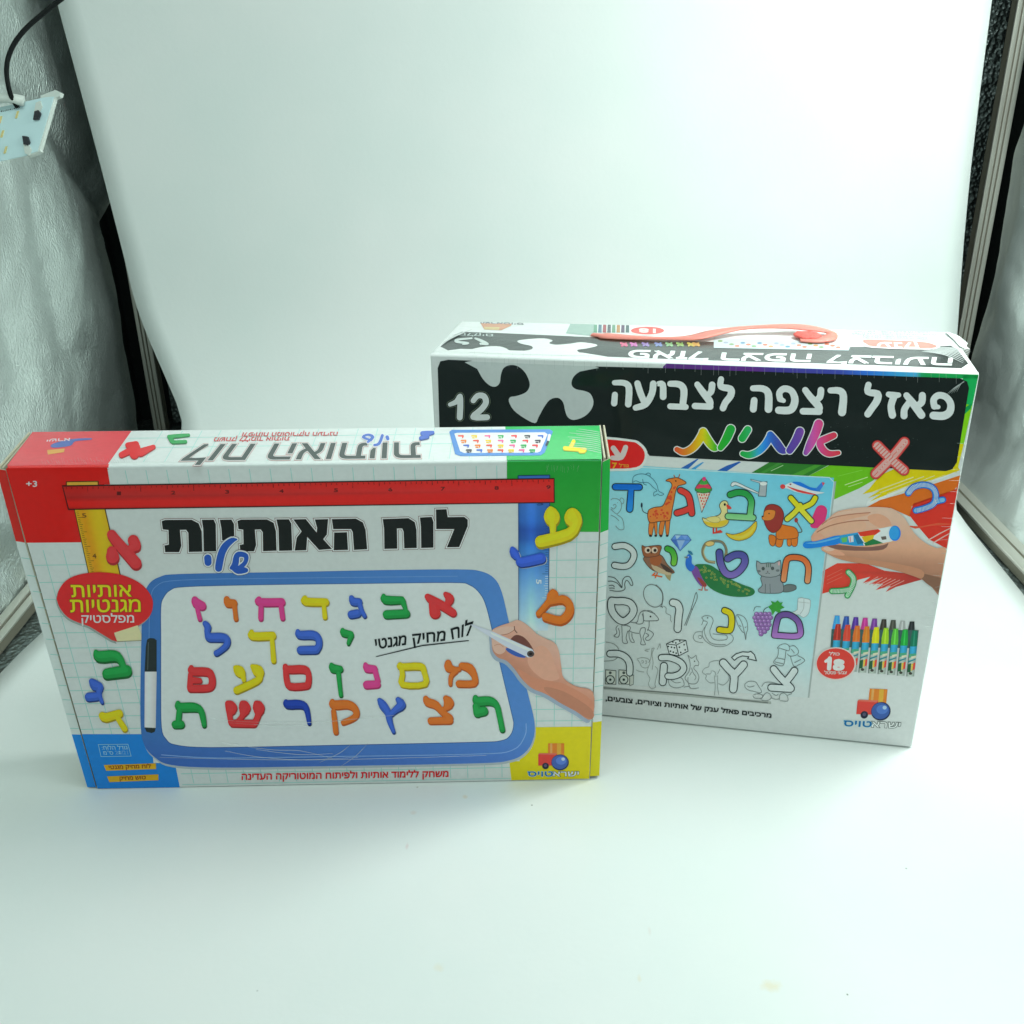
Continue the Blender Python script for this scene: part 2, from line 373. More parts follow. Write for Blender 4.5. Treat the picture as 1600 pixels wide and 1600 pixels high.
class Art:
    def __init__(s, face, name, parent, level, zoom='Z'):
        s.f = face; s.name = name; s.parent = parent; s.base = 2e-5 + level * 4e-5; s.i = 0; s.V = []; s.F = []; s.C = []; s.flat = False; s.z(zoom)
    def z(s, zoom): s.ox, s.oy, s.k = ZO[zoom]; return s
    def px(s, p): return (s.ox + p[0] * s.k, s.oy + p[1] * s.k)
    def lift(s):
        if not s.flat: s.i += 1
        return s.base + s.i * STEP
    def col(s, c, p): return s.f.alb(c(*p) if callable(c) else c)
    def tris(s, pts, tr, c):
        L = s.lift(); b = len(s.V)
        if callable(c): cs = [s.f.alb(c(*p)) for p in pts]
        else: cs = [s.f.alb(c)] * len(pts)
        for p in pts: s.V.append(s.f.at(p[0], p[1], L))
        s.C += cs
        for t in tr: s.F.append(tuple(b + q for q in t))
        return s
    def fill(s, loops, c):
        vl = [[Vector((p[0], p[1], 0)) for p in l] for l in loops]
        tr = tessellate_polygon(vl); pts = [p for l in loops for p in l]
        return s.tris(pts, tr, c)
    def P(s, pts, c, smooth=0, holes=()):
        L = [s.px(p) for p in pts]
        if smooth: L = [tuple(q) for q in catm(L, smooth, True)]
        hs = []
        for h in holes:
            h = [s.px(p) for p in h]
            if smooth: h = [tuple(q) for q in catm(h, smooth, True)]
            hs.append(h)
        return s.fill([L] + hs, c)
    def line_px(s, pts, w, c, closed=False):
        pts = [np.array(p[:2], float) for p in pts]
        pts = [p for i, p in enumerate(pts) if i == 0 or np.hypot(*(p - pts[i - 1])) > 1e-3]
        if closed and np.hypot(*(pts[0] - pts[-1])) < 1e-3: pts = pts[:-1]
        N = len(pts)
        if N < 2: return s
        out = []; 
        for i in range(N):
            a = pts[(i - 1) % N] if (closed or i > 0) else pts[i]; b = pts[(i + 1) % N] if (closed or i < N - 1) else pts[i]
            d1 = pts[i] - a; d2 = b - pts[i]
            l1 = np.hypot(*d1); l2 = np.hypot(*d2)
            if l1 < 1e-9: d1 = d2; l1 = l2
            if l2 < 1e-9: d2 = d1; l2 = l1
            n1 = np.array([-d1[1], d1[0]]) / l1; n2 = np.array([-d2[1], d2[0]]) / l2
            nn = n1 + n2; q = nn @ nn
            nn = n1 if q < 0.4 else nn * (2 / q)
            out.append((tuple(pts[i] + nn * w / 2), tuple(pts[i] - nn * w / 2)))
        V = [v for o in out for v in o]; T = []
        for i in range(N if closed else N - 1):
            j = (i + 1) % N; T.append((2 * i, 2 * i + 1, 2 * j + 1, 2 * j))
        return s.tris(V, T, c)
    def Ln(s, pts, w, c, smooth=0, closed=False):      # thin line, width in photo pixels
        L = [s.px(p) for p in pts]
        if smooth: L = catm(L, smooth, closed)
        return s.line_px(L, w, c, closed)
    def brush(s, pts, c, grow=0.0, n=16):               # pts in photo px with radius
        prev = None
        for (x, y, r) in pts:
            r = r + grow
            s.tris([(x + r * math.cos(2 * math.pi * k / n), y + r * math.sin(2 * math.pi * k / n)) for k in range(n)], [tuple(range(n))], c)
            if prev:
                x0, y0, r0 = prev; d = math.hypot(x - x0, y - y0)
                if d > 1e-6:
                    nx, ny = -(y - y0) / d, (x - x0) / d
                    s.tris([(x0 + nx * r0, y0 + ny * r0), (x0 - nx * r0, y0 - ny * r0), (x - nx * r, y - ny * r), (x + nx * r, y + ny * r)], [(0, 1, 2, 3)], c)
            prev = (x, y, r)
        return s
    def strokes(s, S, w, sm=3):
        out = []
        for st in S:
            q = [(*s.px(p), (p[2] if len(p) > 2 else w) * s.k / 2) for p in st]
            if len(q) > 2 and sm: q = [tuple(v) for v in catm(q, sm)]
            out.append(q)
        return out
    def G(s, S, w, c, out=None, ow=1.2, out2=None, ow2=2.2, side=None, sd=(0, 3), sm=3, n=16):
        """glyph from round brush strokes; side = darker lower flank, out = outline colour"""
        q = s.strokes(S, w, sm)
        if out2 is not None:
            for st in q: s.brush(st, out2, ow2, n)
        if out is not None:
            for st in q: s.brush(st, out, ow, n)
        if side is not None:
            for st in q:
                s.brush([(x + sd[0], y + sd[1], r) for x, y, r in st], side, 0, n)
                for (x, y, r) in st:
                    pass
            for st in q: s.brush([(x + sd[0] / 2, y + sd[1] / 2, r) for x, y, r in st], side, 0, n)
        for st in q: s.brush(st, c, 0, n)
        return s
    def ell(s, cx, cy, rx, ry, c, n=28, rot=0):
        cs, sn = math.cos(math.radians(rot)), math.sin(math.radians(rot))
        pts = [(cx + rx * math.cos(2 * math.pi * k / n) * cs - ry * math.sin(2 * math.pi * k / n) * sn, cy + rx * math.cos(2 * math.pi * k / n) * sn + ry * math.sin(2 * math.pi * k / n) * cs) for k in range(n)]
        return s.P(pts, c)
    def ellL(s, cx, cy, rx, ry, w, c, n=28, rot=0):
        cs, sn = math.cos(math.radians(rot)), math.sin(math.radians(rot))
        pts = [(cx + rx * math.cos(2 * math.pi * k / n) * cs - ry * math.sin(2 * math.pi * k / n) * sn, cy + rx * math.cos(2 * math.pi * k / n) * sn + ry * math.sin(2 * math.pi * k / n) * cs) for k in range(n)]
        return s.Ln(pts, w, c, closed=True)
    def PO(s, pts, c, oc='203030', w=1.0, smooth=5):     # filled shape with outline
        s.P(pts, c, smooth); return s.Ln(pts, w, oc, smooth, True)
    def grid(s, q, nx, ny, c):
        q = [s.px(p) for p in q]; V = []; T = []; C = []
        for j in range(ny + 1):
            for i in range(nx + 1):
                u, v = i / nx, j / ny
                V.append(tuple(np.array(q[0]) * (1 - u) * (1 - v) + np.array(q[1]) * u * (1 - v) + np.array(q[2]) * u * v + np.array(q[3]) * (1 - u) * v)); C.append(c(u, v))
        L = s.lift(); b = len(s.V)
        for p, cc in zip(V, C): s.V.append(s.f.at(p[0], p[1], L)); s.C.append(s.f.alb(cc))
        for j in range(ny):
            for i in range(nx):
                a = b + j * (nx + 1) + i; s.F.append((a, a + 1, a + nx + 2, a + nx + 1))
        return s
    def T(s, text, quad, c, bold=0.0, out=None, ow=1.0, out2=None, ow2=2, fit=True):
        """quad = photo position of the text box: top-left, top-right, bottom-right, bottom-left as read"""
        q = [np.array(s.px(p), float) for p in quad]; loops = text_loops(text)
        X = [p for l in loops for p in l]
        x0 = min(p[0] for p in X); x1 = max(p[0] for p in X)
        body = [p for l in loops for p in l]
        y0, y1 = 0.0, 0.56 if not any(ch.isdigit() for ch in text) or any('\u05d0' <= ch <= '\u05ea' for ch in text) else 0.714
        def mp(p):
            u = (p[0] - x0) / (x1 - x0); v = 1 - (p[1] - y0) / (y1 - y0)
            a = q[0] * (1 - u) + q[1] * u; b_ = q[3] * (1 - u) + q[2] * u
            return tuple(a * (1 - v) + b_ * v)
        L = [[mp(p) for p in l] for l in loops]
        def ar(l): return sum(a[0] * b_[1] - b_[0] * a[1] for a, b_ in zip(l, l[1:] + l[:1])) / 2
        def inside(p, l):
            r = False
            for a, b_ in zip(l, l[1:] + l[:1]):
                if (a[1] > p[1]) != (b_[1] > p[1]) and p[0] < (b_[0] - a[0]) * (p[1] - a[1]) / (b_[1] - a[1]) + a[0]: r = not r
            return r
        big = max(L, key=lambda l: abs(ar(l))); sg = ar(big) > 0
        outer = [l for l in L if (ar(l) > 0) == sg]; holes = [l for l in L if (ar(l) > 0) != sg]
        for oc, wd in ((out2, ow2), (out, ow)):
            if oc is not None:
                for l in L: s.line_px(l, wd * 2 + bold, oc, True)
        for l in outer: s.fill([l] + [h for h in holes if inside(h[0], l)], c)
        if bold:
            for l in L: s.line_px(l, bold, c, True)
        return s
    def done(s, label=None, kind=None):
        o = link_mesh(s.name, s.V, s.F, s.f.mat, None, cols=s.C)
        o.parent = s.parent
        r = s.parent
        while r.parent is not None: r = r.parent
        if s.parent is r: o.matrix_parent_inverse = Matrix.Translation(-r.location)
        if label: o['label'] = label
        if kind: o['kind'] = kind
        return o
_tl = {}
def text_loops(text):
    if text in _tl: return _tl[text]
    # right-to-left layout: reverse the words, keep digits in order
    heb = any('\u05d0' <= ch <= '\u05ea' for ch in text)
    if heb:
        toks = []; cur = ''
        for ch in text:
            if ch.isdigit() or (ch == '/' and cur): cur += ch
            else:
                if cur: toks.append(cur); cur = ''
                toks.append(ch)
        if cur: toks.append(cur)
        t = ''.join(reversed(toks))
    else: t = text
    c = bpy.data.curves.new('txt', 'FONT'); c.body = t; c.fill_mode = 'NONE' if hasattr(c, 'fill_mode') else 'NONE'; c.resolution_u = 3; c.size = 1.0
    o = bpy.data.objects.new('txt', c); COL.objects.link(o)
    me = o.to_mesh(); vs_ = [(v.co.x, v.co.y) for v in me.vertices]; adj = {}
    for e in me.edges:
        a, b_ = e.vertices; adj.setdefault(a, []).append(b_); adj.setdefault(b_, []).append(a)
    # follow edges in their stored direction so that winding is kept
    nxt = {e.vertices[0]: e.vertices[1] for e in me.edges}
    seen = set(); loops = []
    for st in sorted(adj):
        if st in seen: continue
        l = []; cur_ = st
        while cur_ is not None and cur_ not in seen:
            seen.add(cur_); l.append(vs_[cur_]); cur_ = nxt.get(cur_)
        if len(l) > 2: loops.append(l)
    o.to_mesh_clear(); bpy.data.objects.remove(o); bpy.data.curves.remove(c)
    _tl[text] = loops
    return loops
def dk(c, f=0.6):
    r = rgb(c); return tuple(int(v * f) for v in r)

def arc_strip(name, parent, face, PL, PR, Tn, Dn, r, secs, yline):
    """rounded front top edge of a carton; secs = (u0, u1, colour)"""
    V = []; F = []; C = []
    for (u0, u1, c) in secs:
        for u in (u0, u1):
            P = PL * (1 - u) + PR * u; b = P - Tn * r * 1.0 ; e = P + Dn * r
            nrm = (-np.cross(Tn, PR - PL)); 
            for k in range(7):
                t = k / 6; q = b * (1 - t) ** 2 + P * 2 * t * (1 - t) + e * t * t
                o = (P - (Tn * -r + Dn * r) * 0 - (P - Tn * r + Dn * r)); o = o / np.linalg.norm(o)
                V.append(q + o * 0.00006); C.append(face.alb(c))
        a = len(V) - 14
        for k in range(6): F.append((a + k, a + 7 + k, a + 8 + k, a + k + 1))
    o = link_mesh(name, V, F, MP, None, smooth=True, cols=C); o.parent = parent; o.matrix_parent_inverse = Matrix.Translation(-parent.location)
    return o

# ================================================================== BOX 1: magnetic letter board game
Z3 = (0, 0, 1)
def make_carton(FBL, FBR, s, h, pFTL, pFTR, pBTL, pBTR, depth):
    """front face through the two floor points, leaning by s over the height h; the rest traced from the photo"""
    FBL = hit(FBL, Z3, 0); FBR = hit(FBR, Z3, 0); X = (FBR - FBL); X /= np.linalg.norm(X); Y = np.array([-X[1], X[0], 0])
    T = np.array([0, 0, h]) + Y * s; n = np.cross(X, T); n /= np.linalg.norm(n); d = n @ FBL
    FTL = hit(pFTL, n, d); FTR = hit(pFTR, n, d)
    X2 = FTR - FTL; n2 = np.cross(X2, Y); n2 /= np.linalg.norm(n2); d2 = n2 @ FTL
    BTL = hit(pBTL, n2, d2); BTR = hit(pBTR, n2, d2)
    return dict(FBL=FBL, FBR=FBR, FTL=FTL, FTR=FTR, BTL=BTL, BTR=BTR, X=X, Y=Y, T=T / np.linalg.norm(T), n=n, n2=n2, BBL=FBL + Y * depth, BBR=FBR + Y * depth)
c1 = make_carton((152, 1233), (921, 1218), -0.0224, 0.2818, (9, 730), (941, 718), (49, 674), (938, 664), 0.048)
W1 = (168, 187, 182); W1T = (186, 207, 202)
e1 = empty('game_box', (c1['FBL'] + c1['FBR'] + c1['BBL'] + c1['BBR']) / 4)
tag(e1, 'shrink-wrapped magnetic letter game box with red, green, blue and yellow corners, in front', 'game box', 'boxed games')
eps = 0.0004
body = hexa('carton', [c1['FBL'] + (0, 0, eps), c1['FBR'] + (0, 0, eps), c1['FTR'], c1['FTL'], c1['BBL'] + (0, 0, eps), c1['BBR'] + (0, 0, eps), c1['BTR'], c1['BTL']], M_card, e1, 0.0022)
f1 = Face(c1['FBL'], c1['X'], c1['T'], W1)
f1t = Face(c1['FTL'], c1['FTR'] - c1['FTL'], c1['Y'], W1T)
f1t.mat = MPT; f1t.clipy = lambda x: 674.6 - (x - 49) * .0113
RED, GRN, BLU, YEL = 'b01c18', '18842c', '1470b8', 'cfc414'
# front sheet
fp = Art(f1, 'front_print', e1, 0)
fp.P([(9.5, 733), (940, 721), (921, 1217), (152.5, 1232)], W1)
front1 = fp.done()
tp = Art(f1t, 'top_print', e1, 0)
tp.P([(14, 724.5), (939.5, 714.5), (937, 665), (50.5, 675)], W1T)
top1 = tp.done()
L1 = np.linalg.norm(c1['FTR'] - c1['FTL'])
arc_strip('front_edge', e1, f1t, c1['FTL'] + c1['X'] * 0.0006, c1['FTR'] - c1['X'] * 0.0006, c1['T'], c1['Y'], 0.0027,
          [(0, .1695, 'c03a38'), (.1695, .841, (182, 204, 199)), (.841, 1, '33a05a')], 0)

# grid lines in face coordinates
def uv(u, v, q=((9.5, 731), (940.5, 719), (921, 1218), (152, 1233)), c=c1, f=f1):
    P = (c['FTL'] * (1 - u) + c['FTR'] * u) * (1 - v) + (c['FBL'] * (1 - u) + c['FBR'] * u) * v
    return prj(P)
GL = (124, 178, 168)
g = Art(f1, 'printed_grid', front1, 1)
u = 0.024
g.flat = True; g.i = 2
us = [0.024 + 0.0347 * k for k in range(29) if 0.024 + 0.0347 * k < 0.99]
for u in us:
    if u < 0.25: segs = [(0.222, 0.83)] if u < .145 or True else []
    else: segs = []
    if 0.165 < u < 0.84: segs = segs + [(0.012, 0.07)] if u > .17 else segs
    if u > 0.86: segs.append((0.21, 0.835))
    if 0.17 < u < 0.84: segs.append((0.92, 0.985))
    for a, b_ in segs:
        P = [uv(u, a + (b_ - a) * t) for t in (0, .5, 1)]; g.line_px(P, 1.1, GL)
g.i = 4
for y in (864, 889, 914, 940, 965, 989, 1013, 1036, 1058, 1080, 1102, 1124):
    vv = (y - 731) / 502
    for a, b_ in ((0.001, 0.27),):
        P = [uv(a + (b_ - a) * t, vv * (1 + 0.0)) for t in (0, 1)]
        g.line_px(P, 1.1, GL)
for y in (847, 875, 902, 926, 950, 975, 998, 1022, 1044, 1067, 1088, 1108, 1126): g.line_px([(857 - max(0, y - 960) * .16, y + .6), (937.5 - (y - 831) * .038, y - .4)], 1.1, GL)
g.Ln([(283, 1209), (797, 1199)], 1.1, GL); g.Ln([(285, 1226), (798, 1216)], 1.0, GL)
g.done()
blk = Art(f1, 'corner_block', front1, 2); blk.P([(9, 731.5), (167.5, 730), (172, 757), (130, 800), (140, 847), (41, 848)], RED); blk.done('red corner block')
blk = Art(f1, 'corner_block', front1, 2); blk.P([(792, 721.5), (940, 720), (935.5, 831), (858, 831), (830, 752), (792, 752)], lambda x, y: (22 + int((y - 720) * .12), 134 + int((y - 720) * .1), 44)); blk.done('green corner block')
blk = Art(f1, 'corner_block', front1, 2); blk.P([(128, 1147), (262, 1147), (275, 1200), (281, 1230), (152.5, 1232)], BLU); blk.done('blue corner block')
blk = Art(f1, 'corner_block', front1, 2); blk.P([(790, 1136.5), (924, 1135), (920.6, 1216.5), (799, 1219)], YEL)
blk.done('yellow corner block')
wp = Art(f1, 'white_panel', front1, 3); wp.P([(163, 757), (812, 750), (812, 1000), (812, 1189), (240, 1192), (222, 1010), (190, 885)], (166, 184, 179)); wp.done()

# rulers
r = Art(f1, 'printed_ruler', front1, 5)
def yc(x, y):
    return (218, 160, 30)
q = [(116, 795), (164, 794), (189, 900), (140, 902)]
r.grid(q, 8, 3, lambda u, v: [(226, 176, 40), (222, 160, 30), (222, 148, 24), (224, 158, 24), (228, 176, 26), (228, 184, 28), (214, 180, 30), (206, 172, 30), (196, 160, 28)][int(round(u * 8))])
r.P([(105, 758), (105, 753), (152.5, 752.5), (153, 758)], (214, 164, 60))
r.Ln([(116, 794), (140, 902)], 1.3, '3a2a14'); r.Ln([(164, 794), (188, 898)], 1.6, '3a2a14')
r.Ln([(103.5, 758), (104, 752.5), (153.5, 751.8), (154, 758)], 1.4, '3a2a14')
r.flat = True
for k in range(34):
    t = k / 34; x = 119 + 24 * t; y = 800 + 96 * t; l = 9 if k % 8 == 3 else (6 if k % 4 == 3 else 4)
    r.Ln([(x, y), (x + l, y - 0.4)], 0.7, '50380f')
r.flat = False; r.i += 1
r.T('5', [(128, 802), (134, 801.5), (135.5, 808), (129.5, 808.5)], '50380f', .4); r.T('4', [(144, 865), (150, 864.5), (151, 872), (145.5, 872)], '50380f', .4)
r.done('yellow upright ruler')
r = Art(f1, 'printed_ruler', front1, 5)
def bc(u, v):
    base = [(0, (44, 92, 158)), (.12, (40, 96, 168)), (.24, (26, 62, 134)), (.36, (44, 104, 168)), (.5, (62, 118, 178)), (.7, (104, 158, 194)), (.9, (140, 186, 202)), (1, (164, 192, 198))]
    for (a, ca), (b_, cb) in zip(base, base[1:]):
        if a <= v <= b_: t = (v - a) / (b_ - a); c = [ca[i] + (cb[i] - ca[i]) * t for i in range(3)]; break
    k = 1 + 0.22 * math.exp(-((u - 0.42) / 0.16) ** 2) - 0.12 * (u < 0.05)
    return tuple(min(235, c[i] * k) for i in range(3))
r.grid([(810, 785), (859, 784), (856, 985), (811, 986)], 10, 14, bc)
r.grid([(810, 743.5), (858.5, 742.5), (858.5, 749), (810, 750)], 8, 1, lambda u, v: (42, 92, 158))
r.Ln([(810, 785), (810.5, 970)], 1.0, '1e3c6c'); r.Ln([(859, 784), (858, 850), (857, 950)], 1.2, '1a3a60')
r.Ln([(809.5, 749), (809.5, 743), (859, 742), (859, 748)], 1.3, '122c48')
for k in range(44):
    y = 792 + 164 * k / 44; l = 9 if k % 10 == 8 else (6.5 if k % 5 == 3 else 4.5)
    xr = 858.5 - (y - 784) * .012
    r.Ln([(xr - 0.8 - l, y), (xr - 0.8, y)], 0.7, (28, 62, 104) if y < 900 else (210, 225, 228))
r.T('5', [(839, 783.6), (849, 783.6), (849, 789), (839, 789)], (26, 58, 104), .4); r.T('5', [(838, 905), (838, 912), (846, 912), (846, 905)][::-1], (214, 226, 228), .4)
r.done('blue upright ruler fading to pale at its lower end')
r = Art(f1, 'printed_ruler', front1, 7)
def rc(u, v):
    s_ = [(0, (150, 30, 26)), (.15, (158, 32, 28)), (.45, (150, 36, 34)), (.55, (138, 28, 26)), (.7, (196, 34, 30)), (.85, (190, 32, 28)), (1, (150, 24, 20))]
    for (a, ca), (b_, cb) in zip(s_, s_[1:]):
        if a <= v <= b_: t = (v - a) / (b_ - a); c = [ca[i] + (cb[i] - ca[i]) * t for i in range(3)]; break
    k = 1 + .22 * u; return tuple(min(232, c[i] * (k if i == 0 else 1 + .1 * u)) for i in range(3))
r.P([(97, 758), (866.5, 746.5), (867, 785.5), (106.5, 796.5)], '2a1412')
r.grid([(98.8, 760), (865, 748.4), (865.2, 783.8), (108, 794.6)], 12, 10, rc)
r.flat = True
for k in range(92):
    x = 104 + k * 8.28; l = 9 if k % 10 == 4 else (6 if k % 5 == 4 else 3.5)
    y = 760.6 - (x - 98) * 0.0152
    r.Ln([(x, y), (x + .3, y + l)], 1.0, '2c0a0a')
r.flat = False; r.i += 1
for d_, x in zip('123456789', (186, 271, 355, 440, 525, 610, 692, 776, 857)):
    y = 769 - (x - 98) * 0.0145; r.T(d_, [(x - 3, y), (x + 3, y), (x + 3, y + 5.5), (x - 3, y + 5.5)], '4a1210', .5)
r.done('red ruler lying across the top')

# title
TL = [
 ('B', [(215, 698), (235, 691), (398, 690), (440, 712), (458, 760), (462, 883), (384, 885), (381, 768), (366, 746), (322, 747), (331, 850), (318, 886), (236, 886), (232, 850), (259, 845), (257, 748), (221, 744)]),
 ('B', [(466, 690), (534, 689), (546, 715), (549, 881), (478, 882), (474, 742)]),
 ('B', [(578, 690), (646, 689), (660, 715), (662, 790), (640, 815), (592, 812), (588, 742)]),
 ('B', [(688, 697), (708, 689), (868, 688), (908, 708), (922, 760), (926, 877), (848, 880), (846, 764), (832, 744), (790, 745), (798, 845), (786, 881), (706, 882), (702, 847), (726, 842), (724, 746), (694, 742)]),
 ('B', [(932, 688), (1004, 687), (1018, 712), (1024, 876), (948, 878), (944, 740)]),
 ('B', [(1040, 688), (1110, 686), (1182, 775), (1186, 738), (1172, 688), (1248, 686), (1240, 778), (1216, 808), (1268, 866), (1196, 872), (1118, 786), (1112, 874), (1046, 876), (1058, 800), (1090, 760)]),
 ('B', [(1278, 686), (1424, 683), (1466, 706), (1482, 750), (1492, 868), (1416, 872), (1408, 762), (1396, 742), (1286, 742)]),
 ('B', [(1292, 770), (1366, 768), (1372, 872), (1290, 874)]),
 ('C', [(156, 686), (312, 680), (350, 704), (360, 750), (362, 860), (290, 862), (286, 760), (276, 738), (238, 738), (240, 864), (166, 866), (164, 742)]),
 ('C', [(388, 676), (456, 672), (466, 700), (466, 858), (396, 860), (394, 730)]),
 ('C', [(488, 626), (548, 624), (556, 674), (660, 672), (680, 688), (680, 726), (628, 854), (558, 856), (604, 742), (490, 742)]),
]
for n_, (z, pts) in enumerate(TL):
    t = Art(f1, 'title_letter', front1, 8, z)
    t.Ln(pts, 6.4, '5e3c38', closed=True); t.Ln(pts, 4.9, 'ccd6d2', closed=True); t.Ln(pts, 1.8, '2a1816', closed=True)
    t.P(pts, '0e1514'); t.done()
t = Art(f1, 'title_word', front1, 11, 'B')
S = [[(500, 925, 46), (502, 952, 44)], [(680, 808, 10), (650, 815, 34), (610, 850, 44), (585, 900, 46), (572, 960, 46), (568, 988, 44)],
     [(648, 986, 22), (672, 960, 40), (680, 915, 36), (700, 900, 34), (738, 910, 30), (735, 950, 26), (700, 985, 30)], [(690, 985, 30), (740, 1000, 26), (690, 1008, 30), (660, 990, 24)]]
t.G(S, 40, '1f4c9c', out='c9d4d6', ow=2.0, out2='4a3a4a', ow2=2.7); t.done('small blue handwritten word')

# magnetic letters on the board
PK, OR, Y_, B_, G_, R_, DB = 'dc3f86', 'e87226', 'd2c012', '2c52a4', '128038', 'd83436', '14348c'
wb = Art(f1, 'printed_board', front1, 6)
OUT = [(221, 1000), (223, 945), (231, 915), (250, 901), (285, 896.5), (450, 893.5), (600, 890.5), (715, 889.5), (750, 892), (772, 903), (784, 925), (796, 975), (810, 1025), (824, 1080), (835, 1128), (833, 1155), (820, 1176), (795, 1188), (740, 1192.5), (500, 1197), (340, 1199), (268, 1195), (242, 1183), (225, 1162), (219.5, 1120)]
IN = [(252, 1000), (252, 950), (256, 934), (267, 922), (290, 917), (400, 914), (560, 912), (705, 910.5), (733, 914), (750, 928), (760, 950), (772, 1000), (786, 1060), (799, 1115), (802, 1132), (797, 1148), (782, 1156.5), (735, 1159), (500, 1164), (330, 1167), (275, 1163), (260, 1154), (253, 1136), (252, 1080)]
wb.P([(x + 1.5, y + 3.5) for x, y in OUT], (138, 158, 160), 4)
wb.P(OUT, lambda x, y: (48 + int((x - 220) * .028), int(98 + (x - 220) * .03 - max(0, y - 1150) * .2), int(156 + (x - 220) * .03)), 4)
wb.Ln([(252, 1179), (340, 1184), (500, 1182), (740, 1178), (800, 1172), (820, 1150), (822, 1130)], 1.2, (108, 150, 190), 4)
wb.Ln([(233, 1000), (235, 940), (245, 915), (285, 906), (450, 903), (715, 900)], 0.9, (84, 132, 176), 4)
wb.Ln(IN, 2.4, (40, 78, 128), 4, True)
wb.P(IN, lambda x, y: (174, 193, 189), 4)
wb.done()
mk = Art(f1, 'printed_marker', front1, 8)
mk.P([(228, 1010), (230, 999), (234, 996.5), (241, 997), (245, 1000), (245, 1050), (226, 1050)], '1c2828'); mk.Ln([(232, 1003), (231, 1046)], 1.2, '40504f')
mk.grid([(226.5, 1049), (245, 1049), (243.5, 1137), (226, 1136)], 6, 1, lambda u, v: tuple(int(k * (1 - .28 * abs(u - .35))) for k in (196, 210, 208)))
mk.P([(226, 1136), (243.5, 1137), (242, 1143), (237, 1145), (229, 1143)], '1c2828'); mk.done()
